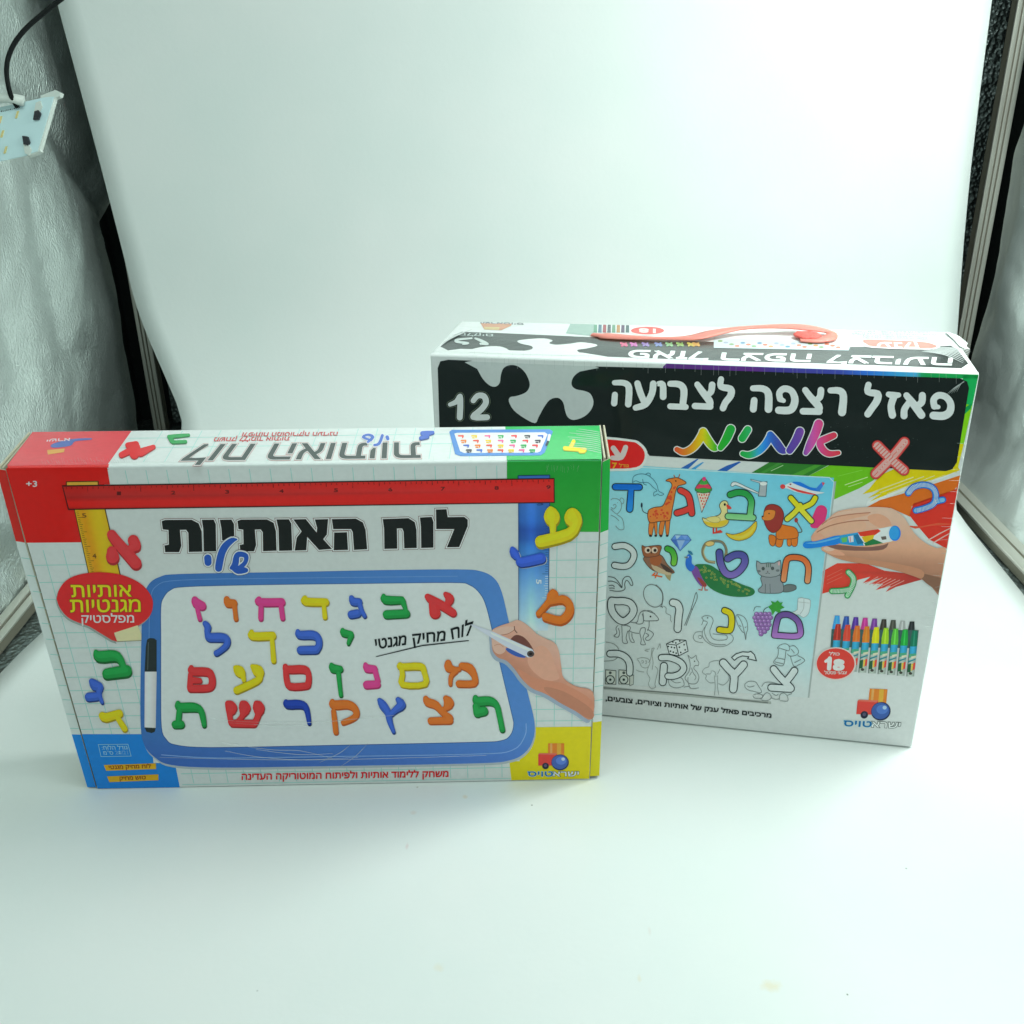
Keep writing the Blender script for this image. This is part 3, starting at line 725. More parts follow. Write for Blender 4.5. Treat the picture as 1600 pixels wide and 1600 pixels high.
LET = [
 ('E', PK, 'pink', [[(250, 165, 46), (262, 188, 66), (300, 208, 62)], [(265, 220, 30), (285, 300, 34)]]),
 ('E', OR, 'orange', [[(478, 162, 44), (490, 188, 60), (528, 188, 50)], [(528, 190, 44), (536, 240, 32), (543, 300, 34)]]),
 ('E', PK, 'pink', [[(708, 160, 36), (716, 182, 56), (868, 182, 56)], [(722, 215, 36), (720, 298, 36)], [(866, 215, 36), (876, 295, 36)]]),
 ('E', Y_, 'yellow', [[(1036, 155, 40), (1044, 178, 56), (1182, 182, 54)], [(1170, 200, 30), (1178, 288, 36)]]),
 ('E', B_, 'blue', [[(1368, 150, 34), (1382, 178, 56), (1420, 180, 52)], [(1425, 190, 36), (1440, 240, 34), (1462, 280, 30)], [(1368, 270, 56), (1410, 262, 56)]]),
 ('C', G_, 'green', [[(158, 1160, 26), (172, 1185, 52), (270, 1186, 44)], [(275, 1190, 40), (290, 1230, 28), (298, 1262, 28)], [(178, 1276, 52), (298, 1270, 50)]]),
 ('C', R_, 'red', [[(432, 1165, 36), (455, 1182, 50), (520, 1218, 54), (590, 1265, 48)], [(545, 1150, 30), (570, 1175, 54), (560, 1205, 40)], [(470, 1215, 60), (478, 1265, 70)]]),
 ('E', B_, 'blue', [[(325, 335, 40), (342, 360, 50), (338, 395, 40), (352, 430, 60)], [(360, 434, 62), (440, 434, 64), (478, 448, 52), (475, 490, 44), (430, 530, 40), (405, 545, 42)]]),
 ('E', Y_, 'yellow', [[(655, 395, 34), (664, 425, 56), (802, 422, 58)], [(800, 440, 32), (812, 600, 38)]]),
 ('E', B_, 'blue', [[(985, 390, 30), (1000, 416, 56), (1090, 416, 62), (1130, 440, 52), (1136, 490, 46), (1115, 522, 56)], [(1005, 524, 56), (1110, 522, 58)]]),
 ('E', G_, 'green', [[(1305, 382, 30), (1315, 402, 52), (1362, 412, 46)], [(1365, 420, 40), (1345, 478, 24)]]),
 ('E', R_, 'red', [[(225, 650, 36), (235, 675, 56), (340, 680, 58), (370, 715, 50), (372, 770, 50), (340, 795, 50), (220, 798, 50)], [(218, 700, 34), (216, 790, 44)], [(240, 738, 44), (285, 742, 36)]]),
 ('E', Y_, 'yellow', [[(540, 650, 34), (568, 675, 76), (590, 705, 44), (600, 740, 30)], [(660, 640, 30), (700, 672, 80), (715, 705, 44), (690, 745, 50), (550, 810, 52)]]),
 ('E', R_, 'red', [[(896, 640, 36), (915, 662, 54), (1030, 662, 56), (1062, 700, 40), (1058, 765, 44), (1035, 780, 48), (930, 782, 48), (905, 730, 42), (900, 670, 40)]]),
 ('E', G_, 'green', [[(1225, 630, 30), (1240, 656, 60), (1285, 660, 48)], [(1275, 690, 34), (1282, 760, 32), (1292, 845, 30)]]),
 ('E', PK, 'pink', [[(1468, 628, 30), (1482, 655, 56), (1530, 658, 48)], [(1535, 670, 40), (1555, 740, 38)], [(1478, 772, 56), (1550, 768, 52)]]),
 ('F', Y_, 'yellow', [[(112, 612, 36), (122, 625, 46), (250, 622, 50), (278, 660, 40), (284, 745, 40), (130, 748, 40), (128, 680, 36), (122, 640, 36)]]),
 ('F', OR, 'orange', [[(446, 600, 46), (450, 630, 60), (490, 645, 40), (520, 640, 30)], [(540, 618, 44), (595, 635, 60), (628, 690, 44), (622, 740, 44), (520, 742, 46)], [(500, 655, 30), (465, 690, 30), (460, 745, 26)]]),
 ('E', G_, 'green', [[(130, 905, 36), (145, 932, 62), (240, 932, 64), (290, 952, 46), (308, 1010, 42), (316, 1060, 34)], [(140, 950, 40), (132, 1030, 40)], [(112, 1055, 56), (150, 1054, 56)]]),
 ('E', R_, 'red', [[(486, 905, 40), (510, 935, 84), (498, 985, 40), (508, 1040, 40)], [(590, 905, 40), (606, 935, 84), (590, 990, 38), (560, 1030, 36)], [(690, 905, 40), (706, 935, 84), (702, 985, 44), (680, 1040, 44)], [(520, 1046, 50), (670, 1048, 52)]]),
 ('E', DB, 'dark blue', [[(900, 892, 30), (916, 912, 60), (1000, 912, 60), (1045, 940, 44), (1066, 1045, 30)]]),
 ('E', OR, 'orange', [[(1232, 892, 36), (1245, 915, 62), (1340, 912, 60), (1392, 940, 50), (1402, 985, 44), (1370, 1015, 40), (1310, 1040, 36)], [(1240, 960, 34), (1248, 1030, 38), (1256, 1108, 38)]]),
 ('Z', B_, 'blue', [[(593, 1093, 7), (598, 1100, 13), (606, 1112, 11), (609, 1126, 9), (615, 1142, 6)], [(622, 1092, 8), (627, 1100, 14), (618, 1108, 10), (608, 1117, 8)]]),
 ('F', OR, 'orange', [[(290, 845, 36), (305, 870, 56), (360, 890, 54), (400, 935, 40), (455, 980, 50)], [(430, 845, 40), (450, 875, 70), (430, 910, 40), (395, 925, 26)], [(325, 1000, 46), (455, 996, 50)]]),
 ('F', G_, 'green', [[(635, 840, 36), (650, 865, 60), (730, 862, 60), (780, 890, 44), (800, 960, 40), (820, 1060, 40)], [(640, 900, 50), (650, 945, 60)], [(655, 940, 62), (692, 932, 62)]]),
 # loose letters round the edge of the front
 ('A', 'e03a3e', 'large red', [[(700, 778, 60), (740, 830, 66), (850, 955, 72)], [(835, 815, 70), (850, 850, 60), (800, 870, 40)], [(700, 880, 60), (705, 915, 84)]]),
 ('D', G_, 'large green', [[(600, 470, 26), (625, 498, 66), (715, 494, 66), (755, 520, 44), (775, 570, 40)], [(672, 606, 64), (790, 588, 72)]]),
 ('D', B_, 'small blue', [[(575, 655, 36), (598, 680, 64), (628, 690, 40), (618, 730, 36), (640, 785, 22)], [(558, 752, 54), (605, 748, 52)]]),
 ('D', Y_, 'small yellow', [[(640, 868, 44), (665, 880, 56), (745, 856, 50)], [(735, 880, 32), (780, 950, 38)]]),
 ('C', 'd8c81a', 'large yellow', [[(1200, 615, 30), (1208, 665, 100), (1212, 700, 50), (1215, 770, 34)], [(1335, 625, 30), (1340, 672, 108), (1360, 710, 60), (1310, 775, 70), (1140, 820, 74)]]),
 ('C', '2a50b0', 'blue', [[(962, 868, 30), (975, 895, 56), (1005, 935, 30), (1020, 950, 60), (1140, 925, 64)]]),
 ('C', 'ea7420', 'large orange', [[(1215, 1135, 34), (1215, 1165, 76), (1190, 1195, 40), (1125, 1270, 34)], [(1200, 1200, 30), (1275, 1180, 50), (1318, 1215, 50), (1312, 1270, 54), (1262, 1312, 50), (1170, 1290, 50)]]),
]
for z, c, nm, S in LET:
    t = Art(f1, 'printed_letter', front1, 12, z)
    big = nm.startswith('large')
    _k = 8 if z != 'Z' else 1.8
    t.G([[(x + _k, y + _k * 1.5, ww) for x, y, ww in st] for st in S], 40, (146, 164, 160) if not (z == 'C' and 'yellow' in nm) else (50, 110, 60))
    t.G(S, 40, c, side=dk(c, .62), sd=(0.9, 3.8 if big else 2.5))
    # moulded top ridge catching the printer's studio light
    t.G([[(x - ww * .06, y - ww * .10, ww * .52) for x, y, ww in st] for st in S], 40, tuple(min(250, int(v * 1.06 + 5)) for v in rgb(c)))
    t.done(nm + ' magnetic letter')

# speech bubble
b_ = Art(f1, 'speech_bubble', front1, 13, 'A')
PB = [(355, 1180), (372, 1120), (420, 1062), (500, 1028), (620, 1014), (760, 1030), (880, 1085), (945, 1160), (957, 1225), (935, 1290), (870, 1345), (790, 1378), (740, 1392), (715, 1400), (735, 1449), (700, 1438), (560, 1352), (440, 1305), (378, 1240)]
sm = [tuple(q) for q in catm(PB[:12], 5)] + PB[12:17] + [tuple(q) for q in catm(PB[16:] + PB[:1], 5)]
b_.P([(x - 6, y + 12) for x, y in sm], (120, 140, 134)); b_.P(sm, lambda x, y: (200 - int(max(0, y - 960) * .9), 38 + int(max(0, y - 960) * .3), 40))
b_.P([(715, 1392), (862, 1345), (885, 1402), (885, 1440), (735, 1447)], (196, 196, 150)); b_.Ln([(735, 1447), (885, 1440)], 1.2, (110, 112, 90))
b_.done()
t = Art(f1, 'bubble_text', front1, 16, 'A')
t.T('אותיות', [(445, 1098), (820, 1098), (822, 1163), (452, 1168)], 'd9cf1c', .9, out='6a3012', ow=.7)
t.T('מגנטיות', [(440, 1190), (878, 1188), (880, 1258), (444, 1262)], 'd9cf1c', .9, out='6a3012', ow=.7)
t.T('מפלסטיק', [(512, 1285), (838, 1284), (840, 1326), (514, 1328)], 'd4d2ce', .55); t.done()
t = Art(f1, 'age_mark', front1, 6, 'A'); t.T('+3', [(165, 444), (232, 444), (232, 480), (165, 480)], 'd6cfcc', .6); t.done()

# handwriting and hand
t = Art(f1, 'handwritten_text', front1, 12, 'C')
t.T('לוח', [(578, 1372), (716, 1326), (700, 1405), (588, 1432)], '10181a', 1.1); t.T('מחיק', [(338, 1406), (545, 1384), (540, 1440), (346, 1462)], '10181a', 1.1); t.T('מגנטי', [(104, 1438), (300, 1412), (296, 1466), (112, 1494)], '10181a', 1.1)
t.P([(108, 1540), (400, 1468), (690, 1438), (690, 1444), (400, 1476), (112, 1544)], '10181a'); t.done()
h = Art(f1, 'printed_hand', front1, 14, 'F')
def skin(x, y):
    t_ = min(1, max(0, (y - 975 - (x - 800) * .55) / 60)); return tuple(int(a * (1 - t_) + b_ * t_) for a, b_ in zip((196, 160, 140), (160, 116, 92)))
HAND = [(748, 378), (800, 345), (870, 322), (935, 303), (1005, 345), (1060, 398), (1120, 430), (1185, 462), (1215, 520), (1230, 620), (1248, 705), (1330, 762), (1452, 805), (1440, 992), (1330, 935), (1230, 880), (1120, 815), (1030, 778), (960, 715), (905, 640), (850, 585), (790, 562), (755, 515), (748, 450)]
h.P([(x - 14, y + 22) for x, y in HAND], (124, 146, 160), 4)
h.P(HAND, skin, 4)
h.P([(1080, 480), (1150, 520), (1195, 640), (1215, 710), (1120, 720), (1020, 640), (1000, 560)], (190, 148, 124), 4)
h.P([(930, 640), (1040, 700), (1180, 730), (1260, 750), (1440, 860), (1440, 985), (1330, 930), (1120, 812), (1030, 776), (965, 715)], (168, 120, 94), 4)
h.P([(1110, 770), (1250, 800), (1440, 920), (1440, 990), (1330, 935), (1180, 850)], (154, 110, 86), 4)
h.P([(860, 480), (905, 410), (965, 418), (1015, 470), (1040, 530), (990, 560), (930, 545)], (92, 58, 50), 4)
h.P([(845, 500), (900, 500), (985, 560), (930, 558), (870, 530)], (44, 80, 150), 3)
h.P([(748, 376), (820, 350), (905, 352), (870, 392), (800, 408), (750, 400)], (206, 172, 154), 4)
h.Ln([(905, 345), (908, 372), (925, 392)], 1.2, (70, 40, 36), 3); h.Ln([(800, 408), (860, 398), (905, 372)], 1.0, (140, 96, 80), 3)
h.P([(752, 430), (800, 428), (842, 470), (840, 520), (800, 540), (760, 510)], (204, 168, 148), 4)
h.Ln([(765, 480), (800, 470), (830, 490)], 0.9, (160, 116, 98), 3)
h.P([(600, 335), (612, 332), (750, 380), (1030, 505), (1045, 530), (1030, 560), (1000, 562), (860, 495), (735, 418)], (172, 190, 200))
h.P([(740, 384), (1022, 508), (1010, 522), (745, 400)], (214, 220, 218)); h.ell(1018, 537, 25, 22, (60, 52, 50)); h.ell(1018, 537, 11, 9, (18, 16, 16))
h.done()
# maker's mark
def maker(face, parent, P, lvl, name='maker_logo', white=(226, 230, 226), s=1.0):
    """P(u, v) maps 0..1 box to photo px; drawn as coloured blocks, two wheels and lettering"""
    a = Art(face, name, parent, lvl)
    pp = lambda L: [P(x, y) for x, y in L]
    a.P(pp([(.41, .0), (.72, .0), (.72, .40), (.41, .40)]), lambda x, y: (232, 128, 44)); a.P(pp([(.58, .0), (.66, .0), (.66, .38), (.58, .38)]), (236, 172, 60)); a.P(pp([(.45, .0), (.49, .0), (.49, .38), (.45, .38)]), (240, 170, 96))
    a.P(pp([(.22, .34), (.24, .30), (.58, .30), (.58, .68), (.22, .68)]), (212, 64, 56)); a.P(pp([(.22, .34), (.24, .30), (.58, .30), (.55, .35)]), (230, 110, 90))
    def E(cx, cy, rx, ry, c):
        a.P(pp([(cx + rx * math.cos(k / 24 * 2 * math.pi), cy + ry * math.sin(k / 24 * 2 * math.pi)) for k in range(24)]), c)
    E(.36, .69, .065, .10, (30, 34, 52)); E(.36, .68, .03, .045, (70, 70, 96))
    E(.64, .58, .17, .245, (30, 40, 70)); E(.635, .57, .155, .215, (52, 84, 150)); E(.66, .53, .10, .12, (70, 108, 176)); E(.70, .48, .035, .05, (166, 196, 228))
    a.T('ישרא', [P(.51, .87), P(1.0, .87), P(1.0, 1.0), P(.51, 1.0)], white, .5 * s, out='2c3836', ow=.55 * s)
    a.T('טויס', [P(.02, .87), P(.50, .87), P(.50, 1.0), P(.02, 1.0)], (16, 96, 150), .8 * s, out='b9dde2', ow=.4 * s)
    return a.done()
zF = lambda x, y: (600 + x * .225, 900 + y * .225)
maker(f1, front1, lambda u, v: zF(992 + u * 360, 1160 + v * 228), 8)
t = Art(f1, 'printed_text', front1, 6)
t.T('משחק ללימוד אותיות ולפיתוח המוטוריקה העדינה', [(378, 1209.5), (700.5, 1205), (700.5, 1213), (378, 1218)], 'b81c20', .8); t.done('red line of small print along the bottom')
t = Art(f1, 'size_note', front1, 6, 'D')
t.Ln([(615, 1052), (800, 1050), (820, 1124), (632, 1127)], .9, '7fc0e4', closed=True)
t.T('גודל הלוח:', [(635, 1064), (795, 1062), (799, 1082), (640, 1084)], '86c4e6', .25); t.T('28/21 ס"מ', [(645, 1096), (798, 1094), (802, 1112), (650, 1115)], '86c4e6', .25); t.done()
t = Art(f1, 'yellow_label', front1, 6, 'D'); t.P([(650, 1180), (975, 1169), (976, 1205), (664, 1216)], 'd8a61c'); t.T('לוח מחיק מגנטי', [(680, 1186), (942, 1178), (943, 1197), (684, 1205)], '6e2a10', .5); t.done()
t = Art(f1, 'yellow_label', front1, 6, 'D'); t.P([(670, 1251), (990, 1238), (991, 1275), (684, 1287)], 'd8a61c'); t.T('טוש מחיק', [(748, 1255), (910, 1249), (911, 1268), (750, 1274)], '6e2a10', .5); t.done()

# top face
t = Art(f1t, 'printed_grid', top1, 1)
for k, x in enumerate([226, 259, 291, 322, 355, 387, 419, 451, 482, 515, 547, 579, 610, 641, 672, 704, 735, 766]):
    xb = 262 + (x - 226) * 0.953; t.Ln([(x - 2, 722 - (x - 226) * .0105), (xb - 8, 673.5 - (x - 226) * .0105)], 1.1, (150, 202, 192))
t.Ln([(186, 700), (790, 692)], 1.0, (150, 202, 192)); t.Ln([(200, 685), (790, 677)], .9, (150, 202, 192)); t.done()
t = Art(f1t, 'corner_block', top1, 2); t.P([(10.5, 728), (168, 726.3), (205.5, 673.5), (50.7, 675.2)], 'c8444c'); t.done('red block')
t = Art(f1t, 'corner_block', top1, 2); t.P([(791.8, 719), (940.5, 717.4), (936.8, 665.3), (789.5, 666.8)], '35ac5c'); t.done('green block')
t = Art(f1t, 'title_lettering', top1, 4)
t.T('לוח האותיות', [(657, 714), (285, 718.5), (306, 695.5), (655, 692)], '3a4644', 1.5, out='b8c8c4', ow=1.1, out2='9a6a66', ow2=1.7); t.done('upside-down dark title')
t = Art(f1t, 'printed_text', top1, 4)
t.T('משחק ללימוד אותיות', [(452, 688), (334, 689.5), (336, 684), (453, 683)], 'b04448', .5); t.T('ולפיתוח המוטוריקה העדינה', [(527, 680.5), (378, 682), (380, 676.5), (528, 675.5)], 'b04448', .5); t.done('two upside-down lines of small red print')
t = Art(f1t, 'title_word', top1, 7, 'C')
t.G([[(60, 205, 14), (90, 175, 20), (60, 160, 14), (30, 175, 16), (80, 195, 12)], [(100, 225, 14), (130, 215, 18), (150, 165, 18)], [(180, 175, 22), (184, 186, 20)]], 18, '3a62b0', out='c2d0d4', ow=1.2); t.done('small blue handwritten word')
for nm, c, z, S in [('red', 'c82c30', 'A', [[(760, 285, 36), (800, 265, 40), (850, 240, 56), (840, 280, 60)], [(880, 270, 50), (960, 235, 26)], [(800, 225, 34), (850, 220, 40)]]),
                    ('green', '1e9448', 'A', [[(1055, 170, 20), (1110, 166, 22), (1180, 160, 16)], [(1060, 180, 20), (1075, 195, 30)], [(1080, 205, 20), (1160, 202, 20)]]),
                    ('blue', '3c60b4', 'C', [[(400, 150, 26), (430, 150, 30), (465, 145, 20)], [(390, 180, 22), (430, 170, 26)]]),
                    ('yellow', 'd8d020', 'C', [[(1290, 243, 24), (1415, 252, 24)], [(1345, 200, 22), (1325, 240, 24)], [(1385, 262, 20), (1410, 262, 18)]])]:
    t = Art(f1t, 'printed_letter', top1, 7, z); t.G(S, 20, c, side=dk(c, .75), sd=(.3, 1.5)); t.done(nm + ' letter')
t = Art(f1t, 'mini_board', top1, 5, 'C')
t.P([(568, 140), (585, 128), (1195, 124), (1216, 138), (1165, 270), (1140, 288), (640, 292), (605, 280)], '4a82be'); t.P([(600, 152), (615, 147), (1165, 144), (1182, 156), (1138, 262), (1118, 270), (660, 273), (636, 262)], 'c4d2ce')
cs = ['d8503c', '2e9a50', '3c62b4', 'd8c020', 'd03c40', 'e08030', 'cc5a8c', '3a3a44']
for rr in range(4):
    for k in range(7):
        v = rr / 3; x = lerp(640, 690, v) + k * lerp(83, 66, v); y = 170 + rr * 30; c = cs[(k * 3 + rr * 5) % 8]
        t.G([[(x - 14, y - 4, 9), (x + 14, y - 4, 11), (x + 12, y + 8, 8)], [(x - 10, y + 8, 8), (x + 2, y + 9, 8)]][: 1 + (k + rr) % 2], 9, c, sm=0, n=8)
t.G([[(1194, 165, 18), (1188, 195, 16)]], 10, 'e6ecea'); t.G([[(1185, 205, 14), (1176, 225, 14)]], 10, '26343a'); t.done()
t = Art(f1t, 'maker_logo', top1, 5, 'A')
t.P([(295, 255), (405, 245), (400, 268), (300, 283)], 'd2a24e'); t.P([(330, 215), (330, 240), (440, 228), (470, 200), (565, 190), (565, 180), (450, 186)], '4a64a4', 3)
t.T('ישרא', [(438, 196), (292, 200), (296, 186), (438, 180)], 'd0ccd0', .4); t.done()

# end panels: open card flaps standing just clear of both ends
def end_panel(side, px_in, px_out, secs, grid_u, back_px):
    sgn = 1 if side == 'r' else -1
    ff = Face(c1['FBL'] + c1['Y'] * 0.0012, c1['X'], c1['T'], W1)
    e_in = [ff.at(*p) for p in px_in]; e_out = [ff.at(*p) for p in px_out]
    D = c1['Y'] * 0.046; th = c1['X'] * 0.0011 * sgn
    n = ff.n
    fl = []
    # front strip (1 mm card) from top pair to bottom pair
    P = [e_in[0], e_out[0], e_out[-1], e_in[-1]]
    Q = [p - n * 0.0010 for p in P]
    panel = hexa('end_flap', P + Q, M_raw, e1)
    # outer wall
    o0, o1 = e_out[0], e_out[-1]
    w_ = [o0 - n * .0011, o1 - n * .0011, o1 - n * .0011 - th * 1.2, o0 - n * .0011 - th * 1.2]
    bt = hit(back_px, c1['n2'], c1['n2'] @ c1['FTL'])
    top_b = bt; bot_b = o1 + D
    wall = hexa('end_wall', [w_[0], w_[3], w_[2], w_[1], top_b, top_b - th * 1.2, bot_b - th * 1.2, bot_b], M_raw, e1, 0.0003)
    fold = hexa('inner_fold', [w_[0] - th * 2.6, w_[3] - th * 2.6, w_[2] - th * 2.6, w_[1] - th * 2.6, top_b - th * 2.6, top_b - th * 3.6, bot_b - th * 3.6, bot_b - th * 2.6], M_raw, e1, 0.0002)
    # print on the strip
    a = Art(ff, 'flap_print', panel, 0)
    def at(t, k):
        L = px_in if k == 0 else px_out
        y = lerp(L[0][1], L[-1][1], t)
        for (x0, y0), (x1, y1) in zip(L, L[1:]):
            if y0 - 1e-6 <= y <= y1 + 1e-6: return (lerp(x0, x1, (y - y0) / (y1 - y0)), y)
        return L[-1]
    for t0, t1, c in secs: a.P([at(t0, 0), at(t0, 1), at(t1, 1), at(t1, 0)], c)
    for t_ in grid_u: a.Ln([at(t_, 0), at(t_, 1)], 1.1, GL)
    a.done()
end_panel('r', [(941.5, 722), (938, 832), (930.5, 1040), (921.8, 1213)], [(953.6, 716), (950.5, 832), (944, 1040), (936.5, 1212)],
          [(0, .225, '1a9c3a'), (.225, .828, (176, 197, 191)), (.828, 1, 'cfc81c')], [.265, .31, .355, .40, .445, .49, .535, .58, .625, .67, .715, .76, .805], (945, 664))
end_panel('l', [(9, 735), (39, 848), (65, 926), (96, 1038), (126, 1147), (150, 1230)], [(-6, 732), (24.5, 845), (52, 926), (83, 1038), (112, 1147), (136.5, 1230)],
          [(0, .228, 'a82822'), (.228, .834, (170, 192, 186)), (.834, 1, '1874bc')], [.28, .335, .385, .435, .485, .535, .583, .63, .68, .725, .77, .815], (44, 675))

# film creases: thin raised wrinkles of the shrink wrap, glints painted white
def crease(face, parent, lines, name='film_crease', lift=9.0e-4, w0=1.1):
    V = []; F = []
    for L in lines:
        pts = [np.array(p, float) for p in (catm(L, 4) if len(L) > 2 else L)]; N = len(pts)
        for i, p in enumerate(pts):
            a = pts[max(0, i - 1)]; b = pts[min(N - 1, i + 1)]; d = b - a; l = np.hypot(*d) or 1; nn = np.array([-d[1], d[0]]) / l
            t = i / (N - 1); ww = w0 * max(0.12, math.sin(math.pi * min(max(t, .04), .96)))
            V += [face.at(*(p - nn * ww / 2), lift), face.at(*p, lift + 2.2e-4), face.at(*(p + nn * ww / 2), lift)]
            if i:
                k = len(V) - 6; F += [(k, k + 1, k + 4, k + 3), (k + 1, k + 2, k + 5, k + 4)]
    o = link_mesh(name, V, F, M_film, None, smooth=True); o.parent = parent; o.matrix_parent_inverse = Matrix.Translation(-parent.location); o['kind'] = 'stuff'
    return o
random.seed(3)
ls = []
for k in range(34):
    x = 66 + k * 4.2 + random.uniform(-1.5, 1.5); y = 727 - x * .013; ls.append([(x, y - random.uniform(4, 9)), (x + random.uniform(1, 4), y + random.uniform(-2, 2))])
for k in range(30):
    x = 215 + k * 20 + random.uniform(-6, 6); y = 727 - x * .012; ls.append([(x, y - random.uniform(1, 4)), (x + .5, y + random.uniform(1, 4))])
crease(f1t, e1, [l for l in ls if True], lift=8e-4, w0=.9)
ls = []
for k in range(18):
    x = 850 + random.uniform(0, 58); y = 722 + random.uniform(2, 6); ls.append([(x, y), (x - random.uniform(-2, 3), y + random.uniform(4, 12))])
crease(f1, e1, ls, lift=11e-4, w0=1.0); ls = [[(330, 1122), (380, 1126), (440, 1128), (500, 1127), (560, 1122), (620, 1116)], [(360, 1128), (430, 1133), (480, 1132)], [(352, 1172), (400, 1181), (470, 1186), (560, 1182)],
       [(400, 1170), (470, 1178), (520, 1176)], [(548, 1162), (530, 1176), (500, 1190)], [(575, 1160), (556, 1180), (530, 1198)], [(340, 1158), (420, 1170), (470, 1172), (520, 1184)],
       [(250, 1182), (420, 1186), (560, 1185), (760, 1179)]]
crease(f1, e1, ls, lift=8e-4, w0=0.7)
ls = [[(905 + random.uniform(-18, 5), 672 + k * 3.1), (925, 675 + k * 3.1), (941, 678 + k * 3.2)] for k in range(11)]
crease(f1t, e1, ls, lift=8e-4, w0=.8)

# ================================================================== BOX 2: floor puzzle to colour in
_n = Z3
# bottom-left front corner is hidden: extend the visible bottom edge
c2 = make_carton((702, 1094.5), (1425, 1170), 0.0059, 0.3132, (671, 553), (1532, 583), (719, 501), (1488, 518), 0.10)
# take the hidden corner from the traced top-left corner so that the end face stays square
W2 = (188, 196, 193); W2T = (222, 232, 228)
e2 = empty('game_box', (c2['FBL'] + c2['FBR'] + c2['BBL'] + c2['BBR']) / 4)
tag(e2, 'larger shrink-wrapped puzzle box with black banner, letter poster and crayons, behind on the right', 'game box', 'boxed games')
up_ = np.array((0, 0, 4e-4))
hexa('carton', [c2['FBL'] + up_, c2['FBR'] + up_, c2['FTR'], c2['FTL'], c2['BBL'] + up_, c2['BBR'] + up_, c2['BTR'], c2['BTL']], M_card, e2, 0.0026)
f2 = Face(c2['FBL'], c2['X'], c2['T'], W2)
f2.clip = lambda y: 1529.5 - (y - 583) * .1840
f2t = Face(c2['FTL'], c2['FTR'] - c2['FTL'], c2['Y'], W2T)
f2t.mat = MPT; f2t.clipy = lambda x: 502.6 + (x - 719) * .0221
a = Art(f2, 'front_print', e2, 0)
a.P([(674, 557), (1528, 587), (1422, 1166), (703, 1091)], lambda x, y: (188, 196, 193)); front2 = a.done()
a = Art(f2t, 'top_print', e2, 0); a.P([(678, 548.5), (1526, 578.5), (1485, 519.5), (722, 502.5)], W2T); top2 = a.done()
arc_strip('front_edge', e2, f2t, c2['FTL'] + c2['X'] * 0.001, c2['FTR'] - c2['X'] * 0.001, c2['T'], c2['Y'], 0.0030, [(0, 1, W2T)], 0)

# rainbow paint strokes behind everything
s_ = Art(f2, 'paint_stroke', front2, 1)
def ramp(st):
    def f(t):
        for (a_, ca), (b_, cb) in zip(st, st[1:]):
            if a_ <= t <= b_:
                k = (t - a_) / (b_ - a_) if b_ > a_ else 0; return tuple(ca[i] + (cb[i] - ca[i]) * k for i in range(3))
        return st[-1][1]
    return f
rp = ramp([(0, (86, 46, 120)), (.28, (88, 44, 128)), (.34, (66, 56, 140)), (.55, (58, 70, 160)), (.64, (46, 110, 205)), (.76, (64, 170, 226)), (.80, (70, 160, 200)), (.82, (26, 150, 80)), (1, (20, 160, 78))])
s_.grid([(1041, 568), (1529, 585.5), (1528, 592), (1044, 576)], 60, 1, lambda u, v: rp(u))
s_.P([(1041, 568), (1036, 573), (1036, 577), (1048, 577)], (86, 46, 120)); s_.done('purple to blue to green strip above the banner')
s_ = Art(f2, 'paint_stroke', front2, 1)
s_.P([(1505, 586), (1530, 586), (1518, 640), (1500, 645)], '14a050'); s_.P([(1500, 628), (1519, 634), (1506, 694), (1488, 694)], (120, 190, 22)); s_.P([(1488, 692), (1506, 694), (1495, 738), (1470, 742)], (226, 206, 12)); s_.P([(1503, 640), (1518, 630), (1517, 638), (1502, 652)], '0e8a48'); s_.done('green, lime and yellow strip right of the banner')
s_ = Art(f2, 'paint_stroke', front2, 2, 'H')
s_.P([(260, 946), (372, 880), (520, 880), (720, 890), (590, 960), (560, 975), (300, 955)], (44, 112, 40)); s_.P([(300, 950), (420, 884), (450, 884), (330, 952)], (56, 128, 50)); s_.P([(480, 960), (640, 890), (680, 890), (540, 966)], (66, 140, 46))
s_.Ln([(380, 930), (450, 898)], 1.0, (150, 190, 140)); s_.done('dark green')
s_ = Art(f2, 'paint_stroke', front2, 2, 'H'); s_.P([(580, 966), (726, 890), (980, 910), (1000, 950), (960, 985), (880, 1030), (740, 1092), (742, 1000), (720, 978)], (98, 172, 24)); s_.Ln([(800, 1010), (930, 965)], 1.2, (190, 214, 150)); s_.Ln([(820, 1020), (900, 994)], .8, (190, 214, 150)); s_.Ln([(760, 960), (900, 925)], .8, (120, 190, 60)); s_.done('lime green')
s_ = Art(f2, 'paint_stroke', front2, 3, 'H')
s_.P([(940, 1030), (1000, 955), (1110, 905), (1440, 905), (1455, 925), (1350, 965), (1150, 1020), (940, 1105), (1010, 1058), (930, 1085), (1000, 1040), (900, 1062)], (222, 196, 14))
for k in range(4): s_.Ln([(960 + k * 40, 1050 + k * 5), (1190 + k * 60, 965 - k * 4)], 1.4 - k * .2, (200, 200, 150))
s_.done('yellow')
s_ = Art(f2, 'paint_stroke', front2, 2, 'H'); s_.P([(1466, 898), (1455, 925), (1360, 970), (1100, 1060), (920, 1130), (930, 1100), (1150, 1018), (1350, 962), (1430, 930)], (208, 213, 210)); s_.done('white')
s_ = Art(f2, 'paint_stroke', front2, 3, 'H')
s_.P([(900, 1150), (1000, 1095), (1180, 1045), (1468, 955), (1458, 1010), (1420, 1040), (1180, 1130), (1170, 1190), (1060, 1140)], (226, 108, 32)); s_.P([(1440, 1000), (1462, 992), (1456, 1040), (1430, 1050)], (232, 84, 34)); s_.done('orange')
s_ = Art(f2, 'paint_stroke', front2, 3, 'H')
